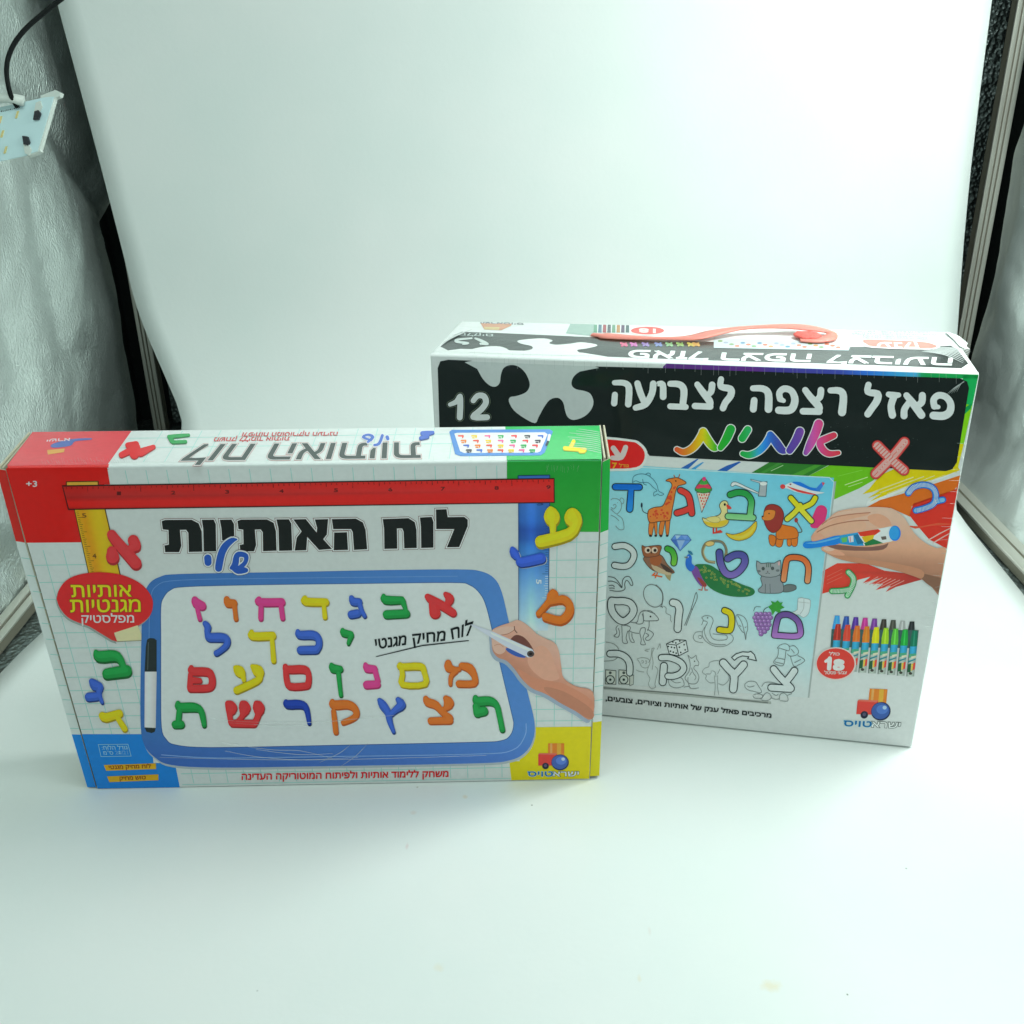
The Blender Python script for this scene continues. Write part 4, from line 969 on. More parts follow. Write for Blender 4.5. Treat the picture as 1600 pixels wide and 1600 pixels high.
s_.P([(1165, 1180), (1190, 1115), (1440, 1035), (1456, 1030), (1402, 1362), (1385, 1372), (1330, 1345), (1280, 1320), (1220, 1250)], (218, 50, 36))
for p in ([(1270, 1325), (1340, 1285), (1408, 1255)], [(1300, 1340), (1350, 1310), (1408, 1285)]): s_.Ln(p, 1.6, (206, 180, 170))
s_.P([(1150, 1240), (1230, 1245), (1330, 1225), (1400, 1230), (1400, 1236), (1300, 1240), (1200, 1258)], (228, 84, 56)); s_.done('red')
s_ = Art(f2, 'paint_stroke', front2, 3, 'J')
s_.P([(515, 1040), (530, 860), (640, 800), (860, 800), (1010, 858), (1190, 880), (1310, 925), (1220, 950), (1100, 985), (1020, 1024), (1060, 975), (940, 1010), (1000, 960), (910, 960), (980, 915), (840, 955), (900, 905), (800, 930), (760, 980), (640, 1005)], lambda x, y: (int(214 - max(0, x - 1330) * .55), int(62 - max(0, x - 1340) * .1), 46))
for k in range(7): s_.Ln([(860 + k * 30, 960 + k * 6), (960 + k * 34, 905 + k * 5)], 1.0, (206, 150, 140))
for k in range(3): s_.Ln([(560, 960 - k * 28), (680, 905 - k * 30)], .7, (228, 110, 90))
s_.done('lower red')
s_ = Art(f2, 'paint_stroke', front2, 2, 'H'); s_.P([(60, 936), (130, 900), (200, 876), (210, 880), (120, 938)], (34, 84, 160)); s_.P([(-150, 925), (-40, 862), (-30, 862), (-100, 928)], (42, 92, 164)); s_.P([(-85, 925), (-10, 880), (0, 882), (-60, 930)], (60, 140, 190)); s_.done('blue streaks')

# black banner
bn = Art(f2, 'black_banner', front2, 5)
bn.P([(684, 575), (688, 564.5), (700, 562), (738, 563.5), (900, 569.5), (930, 572.5), (1035, 575), (1100, 577.5), (1500, 591), (1511, 596), (1514, 606), (1495, 722), (1488, 733), (1478, 736), (1360, 730), (1225, 723.5), (1100, 717), (1015, 712), (1004, 698), (990, 692), (940, 690), (760, 682), (687, 676)], (20, 29, 28))
bn.flat = True
for k in range(60):  # grey specks paint the film's hazy reflection onto the banner
    x = random.uniform(1180, 1440); y = random.uniform(660, 725)
    bn.ell(x, y, random.uniform(.5, 1.6), random.uniform(.4, 1.1), random.choice([(44, 56, 54), (36, 46, 44), (60, 70, 68)]), 8)
bn.done()
pz = Art(f2, 'puzzle_piece', front2, 7, 'G')
PZ = [(285, 303), (312, 350), (345, 408), (385, 445), (418, 450), (440, 428), (446, 385), (462, 345), (500, 328), (545, 336), (585, 372), (609, 425), (605, 462), (580, 488), (530, 505), (500, 510), (492, 535), (520, 585), (580, 630), (640, 658), (660, 625), (690, 570), (725, 525), (770, 514), (800, 540), (812, 590), (828, 625), (862, 640), (920, 620), (960, 580), (972, 535), (955, 492), (920, 475), (872, 465), (848, 440), (856, 400), (895, 365), (975, 334)]
pz.P(PZ, (172, 182, 179), 3); pz.P([(270, 290), (980, 320), (978, 336), (285, 308)], (186, 194, 191)); pz.done()
n_ = Art(f2, 'printed_number', front2, 7, 'G')
S12 = [[(158, 552, 24), (195, 535, 30), (215, 505, 30), (216, 560, 34), (213, 625, 34)], [(290, 530, 30), (315, 502, 32), (350, 505, 34), (362, 540, 34), (335, 580, 34), (290, 622, 34), (368, 624, 34)]]
n_.G(S12, 30, (186, 195, 192), out=(14, 18, 20), ow=1.6, out2=(96, 110, 90), ow2=2.2); n_.done()
# banner title, right to left
TW = (196, 204, 202)
TT = [('H', [[(1308, 562, 38), (1304, 525, 38), (1330, 500, 38), (1372, 508, 38), (1400, 545, 40), (1396, 592, 44), (1360, 616, 46), (1302, 614, 44)], [(1308, 562, 34), (1330, 566, 26)]]),
      ('H', [[(1150, 500, 36), (1190, 550, 44), (1235, 612, 44)], [(1240, 500, 40), (1236, 540, 40), (1205, 562, 36)], [(1160, 545, 34), (1138, 580, 38), (1136, 616, 40)]]),
      ('H', [[(1048, 494, 32), (1075, 500, 40), (1105, 498, 30)], [(1078, 510, 40), (1062, 560, 40), (1070, 612, 42)]]),
      ('H', [[(934, 440, 36), (930, 480, 36), (985, 492, 42), (982, 530, 42), (955, 570, 40), (930, 606, 40)]]),
      ('H', [[(718, 472, 34), (770, 474, 40), (792, 505, 42), (784, 596, 46)]]),
      ('H', [[(575, 470, 36), (605, 510, 40), (650, 560, 44), (655, 588, 34)], [(664, 470, 38), (658, 510, 38), (630, 530, 32)], [(562, 590, 38), (655, 592, 38)]]),
      ('H', [[(432, 520, 36), (428, 485, 36), (455, 462, 38), (496, 474, 38), (516, 520, 42), (506, 566, 44), (480, 585, 44), (424, 584, 42)], [(434, 522, 34), (452, 530, 26)]]),
      ('H', [[(278, 460, 34), (335, 462, 38), (366, 492, 42), (366, 578, 44)], [(285, 528, 38), (280, 578, 40)]]),
      ('H', [[(97, 408, 34), (96, 450, 36), (150, 464, 40), (152, 500, 40), (122, 540, 38), (108, 572, 38)]]),
      ('H', [[(-38, 438, 34), (-8, 480, 40), (30, 530, 42), (36, 556, 34)], [(46, 440, 38), (40, 480, 36), (15, 500, 30)], [(-52, 560, 36), (36, 564, 36)]]),
      ('G', [[(1408, 434, 34), (1460, 438, 38), (1486, 470, 40), (1480, 550, 38)], [(1408, 562, 34), (1496, 566, 34)]]),
      ('G', [[(1342, 434, 30), (1366, 440, 36), (1368, 508, 38)]]),
      ('G', [[(1222, 432, 36), (1240, 490, 38), (1262, 540, 36)], [(1312, 434, 38), (1304, 490, 38), (1268, 550, 38), (1212, 570, 34)]]),
      ('G', [[(1092, 428, 30), (1148, 430, 34), (1174, 458, 38), (1170, 550, 38)], [(1094, 496, 34), (1090, 545, 36)]])]
for z, S in TT:
    t = Art(f2, 'title_letter', front2, 8, z); t.G(S, 38, TW, out=(10, 15, 14), ow=1.3, n=14); t.done()
rb = ramp([(1052, (232, 80, 50)), (1072, (238, 130, 30)), (1095, (226, 190, 20)), (1110, (130, 180, 30)), (1122, (40, 156, 40)), (1150, (24, 150, 60)), (1170, (40, 160, 80)), (1185, (50, 150, 190)), (1197, (40, 120, 210)), (1210, (50, 80, 160)), (1228, (76, 62, 150)), (1252, (100, 64, 150)), (1264, (170, 80, 160)), (1280, (216, 74, 140)), (1296, (228, 66, 100)), (1320, (232, 60, 60))])
RS = [('P', [[(1315, 150, 100), (1280, 250, 100), (1220, 380, 90), (1175, 465, 56)]]), ('P', [[(1480, 275, 70), (1400, 310, 80), (1330, 350, 80), (1360, 430, 80), (1430, 475, 70), (1530, 465, 50)]]),
      ('P', [[(1110, 235, 96), (1070, 330, 96), (1000, 440, 80)]]), ('P', [[(790, 270, 80), (850, 350, 96), (910, 430, 90), (960, 450, 50)]]), ('P', [[(790, 280, 80), (740, 370, 84), (660, 450, 80), (560, 490, 76), (490, 475, 60)]]),
      ('P', [[(545, 215, 84), (485, 310, 86)]]), ('P', [[(360, 210, 100), (310, 320, 96), (250, 410, 70)]]), ('P', [[(60, 240, 90), (110, 330, 96), (170, 405, 84), (205, 415, 60)]]), ('P', [[(60, 250, 90), (10, 340, 90), (-60, 420, 84), (-150, 460, 76), (-225, 430, 60)]])]
# drawn joined: halo first, then colour
t = Art(f2, 'rainbow_word', front2, 9, 'P')
for grp in ([7, 8], [6], [5], [3, 4], [2], [1, 0]):
    for i_ in grp:
        for q in t.strokes(RS[i_][1], 50, 4): t.brush(q, (206, 212, 208), 1.1, 14)
    for i_ in grp:
        for q in t.strokes(RS[i_][1], 50, 4): t.brush(q, lambda x, y: rb(x), -.3, 14)
t.done()

# poster with letters and animals
po = Art(f2, 'picture_poster', front2, 4)
po.P([(1262, 1090), (1304, 752), (1306.5, 752), (1264.5, 1090)], (150, 160, 158))
po.P([(943, 1072), (1205, 1096), (1205, 1100), (943, 1077)], (150, 158, 152)); po.Ln([(943, 1074.5), (1070, 1084), (1200, 1098)], 1.6, (96, 104, 100))
def pc(u, v):
    a_ = (98, 186, 214); b_ = (146, 204, 210); c_ = (184, 196, 194)
    d = v + (1 - u) * .42
    if d < .25: return tuple(lerp(a_[i], a_[i] * .6 + b_[i] * .4, d / .25) for i in range(3))
    if d < .62: k = (d - .25) / .37; return tuple(lerp(a_[i] * .6 + b_[i] * .4, b_[i], k) for i in range(3))
    k = min(1, (d - .62) / .36); return tuple(lerp(b_[i], c_[i], k) for i in range(3))
po.grid([(925, 723), (1303, 746.5), (1262, 1090), (925, 1066)], 26, 26, pc)
po.Ln([(945, 727), (1296, 746), (1303, 753), (1296, 810)], 1.5, (176, 208, 214)); po.done()
KL = (26, 42, 44)
def plet(z, S, w_, c, out=KL, ow=1.5, nm=None):
    t = Art(f2, 'printed_letter', front2, 12, z); t.G(S, w_, c, out=out, ow=ow, sm=4, n=14); t.done(nm)
def vg(ya, yb, ca, cb):
    return lambda x, y: tuple(lerp(ca[i], cb[i], min(1, max(0, (y - ya) / (yb - ya)))) for i in range(3))
plet('I', [[(168, 215), (368, 218)], [(300, 230, 42), (288, 400, 48)]], 46, vg(758, 798, (14, 96, 190), (40, 140, 224)), nm='blue letter')
plet('I', [[(712, 245), (765, 275), (790, 330), (805, 435)], [(785, 395), (740, 415), (682, 432)]], 46, (222, 62, 54), nm='red letter')
plet('I', [[(1125, 280), (1190, 262), (1260, 275), (1300, 330), (1296, 400), (1290, 455)], [(1108, 460), (1315, 472)]], 46, vg(772, 812, (30, 140, 62), (130, 190, 130)), nm='green letter')
plet('J', [[(278, 288), (350, 370), (438, 468)], [(468, 288), (440, 330), (370, 365)], [(350, 345), (310, 400), (250, 452)]], 38, vg(775, 815, (228, 208, 20), (226, 214, 70)), nm='yellow letter')
plet('J', [[(222, 925), (232, 850), (250, 768), (310, 752), (380, 770), (415, 830), (408, 935)]], 40, vg(872, 912, (234, 108, 50), (232, 150, 104)), nm='orange letter')
plet('I', [[(1035, 762), (1045, 850), (1085, 930), (1140, 948), (1200, 915), (1245, 850), (1235, 790), (1170, 780), (1105, 812)]], 52, vg(860, 905, (66, 70, 140), (120, 100, 170)), nm='violet letter')
plet('I', [[(602, 730), (640, 750), (660, 800), (655, 850)]], 42, vg(855, 882, (50, 150, 50), (110, 180, 60)), nm='small green letter')
WHT = (188, 199, 197)
plet('I', [[(165, 712), (245, 705), (310, 745), (322, 800), (285, 862), (230, 878), (162, 868)]], 44, WHT, nm='blank letter')
plet('M', [[(228, 330, 70), (300, 345), (400, 345), (490, 375), (535, 460), (500, 550), (410, 620), (330, 600), (250, 510), (222, 420), (226, 345)]], 86, WHT, nm='blank ring letter')
plet('M', [[(1080, 365), (1140, 385), (1170, 460), (1158, 560), (1145, 730)]], 88, WHT, nm='blank letter')
plet('M', [[(205, 1075), (330, 1078), (430, 1130), (478, 1220), (480, 1340)]], 78, WHT, nm='blank letter')
plet('M', [[(920, 1130), (1040, 1132), (1180, 1190), (1230, 1275), (1180, 1350), (1090, 1385), (1010, 1385)]], 74, WHT, nm='blank letter')
plet('M', [[(955, 1245), (938, 1470)]], 86, WHT, nm='blank letter stem')
plet('I', [[(1078, 1245), (1125, 1270), (1138, 1330), (1128, 1400), (1100, 1412), (1035, 1405)]], 44, (226, 200, 18), nm='yellow letter')
plet('J', [[(150, 1360), (165, 1270), (190, 1210), (260, 1200), (325, 1240), (350, 1300), (335, 1365), (160, 1360)]], 40, vg(962, 995, (96, 70, 136), (160, 110, 180)), nm='violet ring letter')
plet('N', [[(400, 600), (470, 680), (535, 760), (525, 930)], [(655, 625), (600, 690), (545, 745)]], 84, WHT, nm='blank letter')
plet('N', [[(1030, 680), (1110, 780), (1235, 905), (1240, 925)], [(1290, 700), (1240, 770), (1190, 830)], [(1000, 910), (1240, 925)]], 76, WHT, nm='blank letter')
def pic(name, z, lvl=11): return Art(f2, name, front2, lvl, z)
# arrow
p = pic('drawn_arrow', 'N'); p.PO([(505, 535), (560, 490), (640, 465), (715, 470), (745, 458), (790, 500), (815, 575), (705, 550), (720, 525), (640, 515), (585, 535), (540, 570)], WHT, KL, 1.5, 0 or 1); p.done()
# giraffe
p = pic('printed_giraffe', 'I'); GO = (222, 122, 50)
p.Ln([(438, 440), (400, 420), (388, 380)], 1.1, (60, 50, 50), 3); p.ell(388, 368, 8, 22, (30, 40, 60))
for L in ([(455, 500), (445, 600), (470, 630), (485, 560), (500, 500)], [(490, 500), (500, 600), (515, 615), (515, 500)], [(545, 500), (530, 600), (555, 630), (575, 540), (580, 490)], [(590, 480), (590, 600), (610, 620), (622, 520), (625, 470)]): p.PO(L, GO, (70, 40, 30), .9, 3)
p.PO([(438, 440), (450, 405), (500, 385), (560, 375), (590, 320), (620, 250), (640, 205), (625, 175), (590, 165), (610, 150), (650, 142), (690, 140), (750, 170), (755, 188), (720, 200), (690, 210), (670, 260), (655, 340), (640, 420), (625, 490), (570, 500), (520, 505), (460, 515), (440, 480)], GO, (70, 40, 30), 1.1, 3)
p.Ln([(665, 140), (655, 115)], 1.4, (150, 80, 40)); p.Ln([(695, 138), (705, 110)], 1.4, (150, 80, 40)); p.ell(672, 166, 6, 7, (20, 20, 20))
for k in range(34):
    t = random.random()
    if t < .55: x = random.uniform(455, 615); y = random.uniform(405, 485)
    else: v = random.random(); x = lerp(600, 655, v) + random.uniform(-14, 14); y = lerp(360, 215, v)
    p.ell(x, y, random.uniform(6, 12), random.uniform(6, 11), (190, 66, 38), 7)
for x in (460, 505, 548, 600): p.ell(x, 622, 12, 10, (50, 34, 30), 8)
p.done()
# ice cream
p = pic('printed_ice_cream', 'I'); p.PO([(846, 262), (958, 262), (888, 430)], (206, 196, 180), (60, 40, 40), .9, 1)
for k in range(6):
    for j in range(5 - k):
        p.ell(868 + k * 9 + j * 20, 280 + k * 26 + (j % 2) * 4, 6, 8, (190, 44, 40), 8)
p.PO([(834, 245), (850, 200), (905, 140), (955, 200), (970, 245), (905, 268)], (60, 140, 60), (40, 60, 40), .8, 4); p.PO([(842, 212), (900, 175), (962, 210), (958, 232), (900, 222), (850, 232)], (214, 60, 90), (90, 40, 50), .5, 4); p.ell(908, 150, 16, 18, (220, 60, 120)); p.P([(870, 190), (900, 168), (935, 190), (900, 198)], (60, 150, 70), 3); p.done()
# tap
p = pic('printed_tap', 'I'); p.PO([(1130, 205), (1140, 180), (1175, 175), (1260, 215), (1360, 262), (1362, 275), (1250, 232), (1170, 200), (1150, 212)], (200, 208, 208), (70, 80, 84), .8, 2); p.PO([(1370, 175), (1432, 172), (1430, 205), (1422, 295), (1360, 292), (1372, 205)], (150, 160, 164), (50, 60, 64), .9, 1); p.PO([(1295, 152), (1380, 172), (1380, 186), (1300, 162)], (190, 200, 204), (70, 80, 84), .7, 1); p.ell(1402, 188, 30, 16, (206, 212, 212)); p.done()
# duck
p = pic('printed_duck', 'I')
p.Ln([(985, 555), (985, 600), (1060, 590)], 2.4, (190, 50, 40)); p.Ln([(1010, 555), (1010, 590), (1050, 580)], 2.4, (200, 60, 44))
p.PO([(892, 475), (930, 480), (990, 462), (1030, 450), (1050, 420), (1035, 370), (1060, 335), (1095, 335), (1110, 370), (1100, 410), (1115, 470), (1105, 520), (1060, 550), (980, 555), (920, 530)], (222, 206, 140), (60, 50, 40), 1, 4)
p.P([(905, 500), (960, 510), (1040, 500), (1100, 490), (1100, 520), (1050, 545), (980, 550), (925, 528)], (220, 184, 50), 4); p.PO([(925, 478), (1000, 460), (1040, 480), (1030, 510), (970, 510)], (214, 200, 120), (130, 110, 60), .6, 4)
p.P([(1092, 362), (1115, 370), (1138, 395), (1105, 400)], (206, 60, 46), 3); p.ell(1080, 362, 9, 12, (20, 20, 20)); p.done()
# banana
p = pic('printed_banana', 'I'); p.PO([(1092, 600), (1150, 612), (1230, 590), (1290, 550), (1330, 508), (1346, 510), (1340, 570), (1290, 635), (1200, 664), (1130, 645), (1098, 618)], (222, 182, 40), (90, 76, 40), .9, 3); p.P([(1110, 618), (1200, 625), (1280, 590), (1330, 530), (1330, 560), (1280, 620), (1200, 648)], (230, 200, 70), 3); p.done()
# lion
p = pic('printed_lion', 'J'); LO = (222, 116, 36)
p.Ln([(325, 560), (365, 550), (340, 500), (322, 470)], 1.6, (90, 96, 90), 4); p.ell(320, 462, 14, 18, (150, 50, 46))
for L in ([(108, 580), (115, 650), (150, 660), (160, 590)], [(175, 590), (160, 660), (205, 668), (218, 600)], [(255, 580), (250, 655), (280, 660), (290, 600)], [(285, 560), (285, 655), (325, 660), (330, 580)]): p.PO(L, LO, (90, 50, 30), .9, 3)
p.PO([(180, 500), (250, 505), (310, 520), (335, 560), (325, 600), (230, 610), (165, 600)], LO, (90, 50, 30), 1, 4)
p.PO([(68, 400), (90, 350), (140, 338), (195, 360), (222, 410), (215, 470), (190, 530), (140, 560), (95, 530), (70, 470)], (140, 46, 40), (80, 30, 28), 1, 4); p.PO([(70, 395), (100, 380), (150, 385), (158, 405), (145, 445), (110, 465), (62, 460), (52, 435), (66, 425)], (222, 128, 50), (110, 50, 30), .8, 4); p.ell(108, 410, 5, 6, (20, 20, 20)); p.ell(58, 432, 8, 6, (60, 30, 30)); p.done()
# aeroplane
p = pic('printed_aeroplane', 'J', 10); p.P([(198, 205), (240, 185), (280, 168), (340, 185), (420, 225), (500, 240), (540, 248), (450, 262), (330, 245), (250, 215)], (206, 214, 220), 3); p.P([(245, 195), (330, 222), (470, 258), (440, 262), (330, 240)], (210, 60, 60), 3); p.P([(290, 170), (350, 165), (430, 205), (500, 215), (500, 235), (430, 225)], (30, 110, 200), 3); p.P([(470, 220), (520, 165), (545, 170), (500, 240)], (50, 120, 200)); p.P([(520, 165), (545, 170), (530, 195)], (220, 80, 90)); p.ell(215, 200, 20, 18, (214, 60, 60)); p.ell(275, 182, 8, 6, (120, 60, 70)); p.done()
# ice lolly
p = pic('printed_ice_lolly', 'J', 10); p.P([(430, 510), (470, 380), (500, 348), (540, 352), (562, 390), (540, 480), (510, 520)], (220, 54, 116), 4); p.done()
# cat
p = pic('printed_cat', 'J'); CG = (126, 134, 138)
p.PO([(215, 985), (250, 965), (310, 970), (318, 1000), (270, 1020), (215, 1020)], (96, 106, 106), (50, 58, 58), .9, 4)
p.PO([(50, 900), (190, 890), (215, 950), (220, 1010), (180, 1032), (50, 1030), (24, 1005), (55, 970)], CG, (60, 68, 70), 1, 4)
p.PO([(12, 780), (45, 800), (100, 795), (150, 798), (196, 775), (200, 850), (190, 890), (120, 908), (45, 895), (14, 855)], (136, 144, 146), (60, 68, 70), 1, 2)
for x in (90, 105, 120): p.Ln([(x, 800), (x, 830)], 1.4, (66, 96, 84))
p.ell(62, 840, 13, 14, (60, 70, 70)); p.ell(135, 838, 13, 14, (60, 70, 70)); p.ell(97, 862, 6, 4, (90, 80, 84)); p.Ln([(80, 880), (97, 872), (115, 880)], .8, (50, 56, 58)); p.ell(185, 800, 8, 16, (190, 150, 148)); p.ell(30, 860, 14, 10, (96, 104, 106)); p.ell(175, 855, 14, 10, (96, 104, 106)); p.Ln([(115, 960), (118, 1030)], .8, (70, 78, 80)); p.Ln([(80, 960), (78, 1030)], .8, (70, 78, 80)); p.done()
# owl
p = pic('printed_owl', 'I')
p.P([(570, 930), (640, 920), (625, 1000), (600, 980)], (150, 140, 100)); p.Ln([(500, 930), (480, 950), (560, 965)], 2.2, (200, 92, 40)); p.Ln([(520, 930), (500, 975)], 2.0, (200, 92, 40))
p.PO([(410, 800), (540, 780), (600, 860), (660, 930), (560, 930), (480, 910), (420, 850)], (128, 92, 70), (70, 50, 40), 1, 4)
p.P([(470, 860), (560, 900), (640, 940), (600, 950), (500, 915)], (176, 160, 130), 3); p.P([(540, 850), (600, 880), (650, 925), (590, 920)], (70, 56, 50), 3)
p.ell(505, 822, 50, 52, (150, 84, 48)); p.PO([(390, 705), (420, 715), (480, 706), (550, 708), (540, 760), (520, 790), (420, 800), (395, 760)], (140, 84, 52), (80, 50, 40), 1, 3)
for x in (438, 495): p.ell(x, 742, 26, 26, (196, 180, 160)); p.ell(x + 4, 744, 13, 14, (30, 24, 20))
p.P([(460, 755), (475, 755), (468, 778)], (60, 50, 40)); p.done()
# diamond
p = pic('printed_diamond', 'I'); p.PO([(632, 655), (665, 615), (770, 618), (800, 658), (708, 748)], (84, 130, 196), (50, 80, 140), .8, 1)
p.P([(680, 655), (750, 657), (708, 740)], (140, 176, 220)); p.P([(665, 618), (715, 620), (680, 652)], (160, 196, 228)); p.P([(720, 620), (768, 620), (750, 654)], (110, 150, 210)); p.P([(635, 656), (676, 656), (700, 735)], (60, 100, 176)); p.Ln([(632, 656), (800, 659)], .7, (50, 80, 140)); p.done()
# peacock
p = pic('printed_peacock', 'I')
p.P([(830, 870), (880, 858), (960, 868), (1040, 920), (1130, 985), (1230, 1030), (1310, 1060), (1330, 1095), (1290, 1125), (1180, 1132), (1060, 1110), (960, 1060), (900, 990), (850, 930)], (34, 106, 58), 4)
for k in range(42):
    v = random.random(); x = lerp(885, 1290, v) + random.uniform(-20, 20); y = lerp(905, 1090, v ** .85) + random.uniform(-34, 34) * (1 - .3 * v)
    p.ell(x, y, 9, 8, (150, 160, 70), 9); p.ell(x, y, 5.5, 5, (30, 100, 60), 8)
p.P([(795, 880), (850, 880), (880, 950), (920, 1030), (880, 1040), (820, 960)], (110, 70, 140), 4); p.P([(850, 970), (890, 985), (930, 1035), (900, 1045)], (140, 60, 56), 3)
p.P([(765, 790), (785, 775), (805, 800), (805, 850), (830, 880), (800, 920), (765, 895), (752, 850)], (36, 100, 190), 4); p.P([(770, 795), (736, 800), (770, 812)], (110, 110, 90)); p.ell(776, 798, 4, 4, (230, 230, 230), 8)
p.Ln([(782, 778), (780, 755)], 1.2, (30, 90, 130)); p.P([(770, 748), (800, 752), (815, 780), (795, 776)], (40, 110, 140), 3); p.Ln([(895, 1040), (890, 1075), (860, 1070)], 1.4, (170, 80, 60)); p.Ln([(912, 1040), (915, 1075), (940, 1074)], 1.4, (170, 80, 60)); p.done()
# ring / curled bird behind the violet letter
p = pic('printed_ring', 'I', 10)
p.Ln([(1000, 845), (930, 830), (895, 760), (920, 690), (990, 668), (1060, 680), (1092, 740), (1085, 790)], 4.4, (120, 112, 84), 4); p.Ln([(1000, 843), (935, 825), (903, 760), (925, 700)], 1.4, (170, 160, 120), 4); p.Ln([(1000, 672), (1055, 685), (1088, 740)], 1.6, (90, 110, 120), 4); p.PO([(915, 690), (950, 668), (990, 675), (985, 700), (940, 710)], (214, 180, 110), (100, 90, 60), .8, 3); p.done()
# grapes
p = pic('printed_grapes', 'I')
for j, (y, xs_) in enumerate([(1275, (1345, 1380, 1418, 1450)), (1305, (1330, 1362, 1398, 1432, 1462)), (1335, (1340, 1375, 1410, 1445)), (1365, (1350, 1385, 1420, 1450)), (1395, (1365, 1400, 1435)), (1422, (1380, 1412)), (1442, (1382,))]):
    for x in xs_: p.ell(x, y, 21, 19, (90, 66, 110), 12); p.ell(x - 1, y - 2, 18, 16, (136, 98, 160), 12); p.ell(x - 5, y - 7, 6, 5, (186, 160, 200), 8)
p.P([(1440, 1215), (1475, 1190), (1462, 1165), (1500, 1178), (1520, 1160), (1540, 1180), (1565, 1175), (1550, 1200), (1578, 1220), (1545, 1235), (1540, 1265), (1500, 1250), (1478, 1285), (1465, 1240)], (50, 140, 50), 1); p.Ln([(1440, 1215), (1410, 1235), (1400, 1262)], 1.2, (60, 90, 80), 3); p.Ln([(1320, 1250), (1335, 1215), (1380, 1215)], .9, (80, 100, 100), 3); p.done()
# --- line drawings still to be coloured in
GLN = (84, 92, 92)
def sk(name, z, L, w_=.9, c=GLN, lvl=10, closed=False):
    p = pic(name, z, lvl)
    for l in L: p.Ln(l, w_, c, 4)
    return p
sk('drawn_dolphin', 'I', [[(312, 180), (320, 130), (370, 108), (430, 115), (480, 150), (515, 200), (530, 250), (572, 275), (540, 288), (520, 275), (490, 292), (490, 262), (515, 248), (480, 215), (440, 180), (380, 180), (340, 165), (312, 180)], [(420, 112), (440, 100), (460, 108), (455, 125)], [(395, 150), (405, 190), (430, 200)]], .9, (50, 104, 128)).done()
sk('drawn_teddy_bear', 'I', [[(130, 400), (180, 440), (215, 400), (218, 350), (190, 318), (150, 312), (130, 325)], [(205, 330), (215, 308), (238, 320), (236, 350), (220, 358)], [(150, 370), (165, 360), (175, 378), (150, 400), (135, 385)], [(180, 445), (225, 480), (240, 540), (235, 570), (200, 570), (170, 540)], [(130, 450), (170, 470), (200, 500)], [(185, 345), (190, 350)]], .9, (110, 128, 132)).done()
sk('drawn_swan', 'M', [[(178, 70), (240, 70), (310, 100), (370, 160), (380, 60), (420, 10), (480, 10), (520, 90), (520, 125), (495, 125), (460, 70), (430, 60), (410, 110), (415, 170), (380, 200), (300, 210), (200, 195)], [(178, 5), (280, 30), (370, 150)], [(190, 130), (240, 125), (270, 150)], [(195, 165), (250, 165), (270, 175)]], 1.2, (70, 80, 80)).done()
p = sk('drawn_balloon', 'M', [[(945, 415), (985, 440), (985, 510), (1045, 545), (1045, 600), (1062, 640)]], .9, (110, 118, 118)); p.ellL(808, 272, 128, 165, 1.2, (96, 104, 104), rot=-28); p.Ln([(840, 120), (920, 200), (940, 300), (925, 400)], 1.8, (90, 98, 98), 4); p.Ln([(905, 425), (925, 412), (935, 438)], 1.2, (70, 78, 78)); p.done()
sk('drawn_brush', 'M', [[(1240, 685), (1330, 460), (1390, 250), (1412, 240), (1412, 320), (1350, 460), (1262, 685)], [(1335, 455), (1355, 462)]], 1.0, (80, 88, 88)).done()
sk('drawn_horse', 'M', [[(500, 640), (580, 640), (610, 540), (650, 490), (760, 480), (820, 520), (880, 590), (860, 615), (760, 620), (680, 615), (665, 560), (655, 520)], [(620, 510), (680, 475), (770, 500), (830, 520)], [(665, 500), (668, 640), (600, 665), (550, 640)], [(750, 620), (748, 700), (725, 755), (740, 745), (810, 800), (760, 880), (715, 890), (700, 860), (745, 820), (700, 790)],
   [(640, 720), (690, 715), (695, 770), (665, 850), (690, 920), (695, 950), (635, 945), (640, 880), (620, 780), (640, 720)], [(610, 795), (540, 785), (480, 760), (490, 710), (440, 685), (370, 680)], [(370, 680), (375, 800), (385, 920), (450, 925), (430, 860), (450, 770), (480, 760)], [(470, 770), (475, 850), (500, 910), (545, 915), (515, 850), (510, 790)],
   [(320, 680), (290, 720), (300, 790), (260, 830), (320, 845), (340, 780), (320, 720)]], .95, (76, 84, 84)).ell(768, 560, 12, 12, (20, 26, 26)).done()
p = sk('drawn_snake', 'N', [[(130, 40), (170, 15), (240, 20), (275, 70), (255, 140), (232, 210), (260, 290), (330, 320), (440, 310), (440, 260), (350, 250), (270, 240)], [(130, 40), (150, 70), (130, 130)], [(150, 75), (200, 90), (190, 130), (150, 190), (140, 260), (190, 340), (300, 395), (430, 390), (515, 330), (520, 270), (460, 230)], [(190, 120), (165, 200), (185, 280), (240, 350), (330, 375), (430, 372)], [(140, 215), (60, 220), (25, 280), (60, 335), (150, 350)], [(85, 270), (120, 260), (135, 285), (110, 300), (90, 285)]], .85, (98, 108, 106)); p.ell(205, 40, 8, 8, (60, 68, 68)); p.done()
sk('drawn_feather', 'N', [[(560, 10), (590, 0), (660, 30), (700, 100), (705, 190), (690, 230), (680, 315), (668, 230), (640, 215), (590, 140), (560, 60), (560, 10)], [(580, 10), (640, 120), (680, 310)], [(600, 130), (625, 150)], [(690, 150), (670, 165)]], .9, (92, 102, 102)).done()
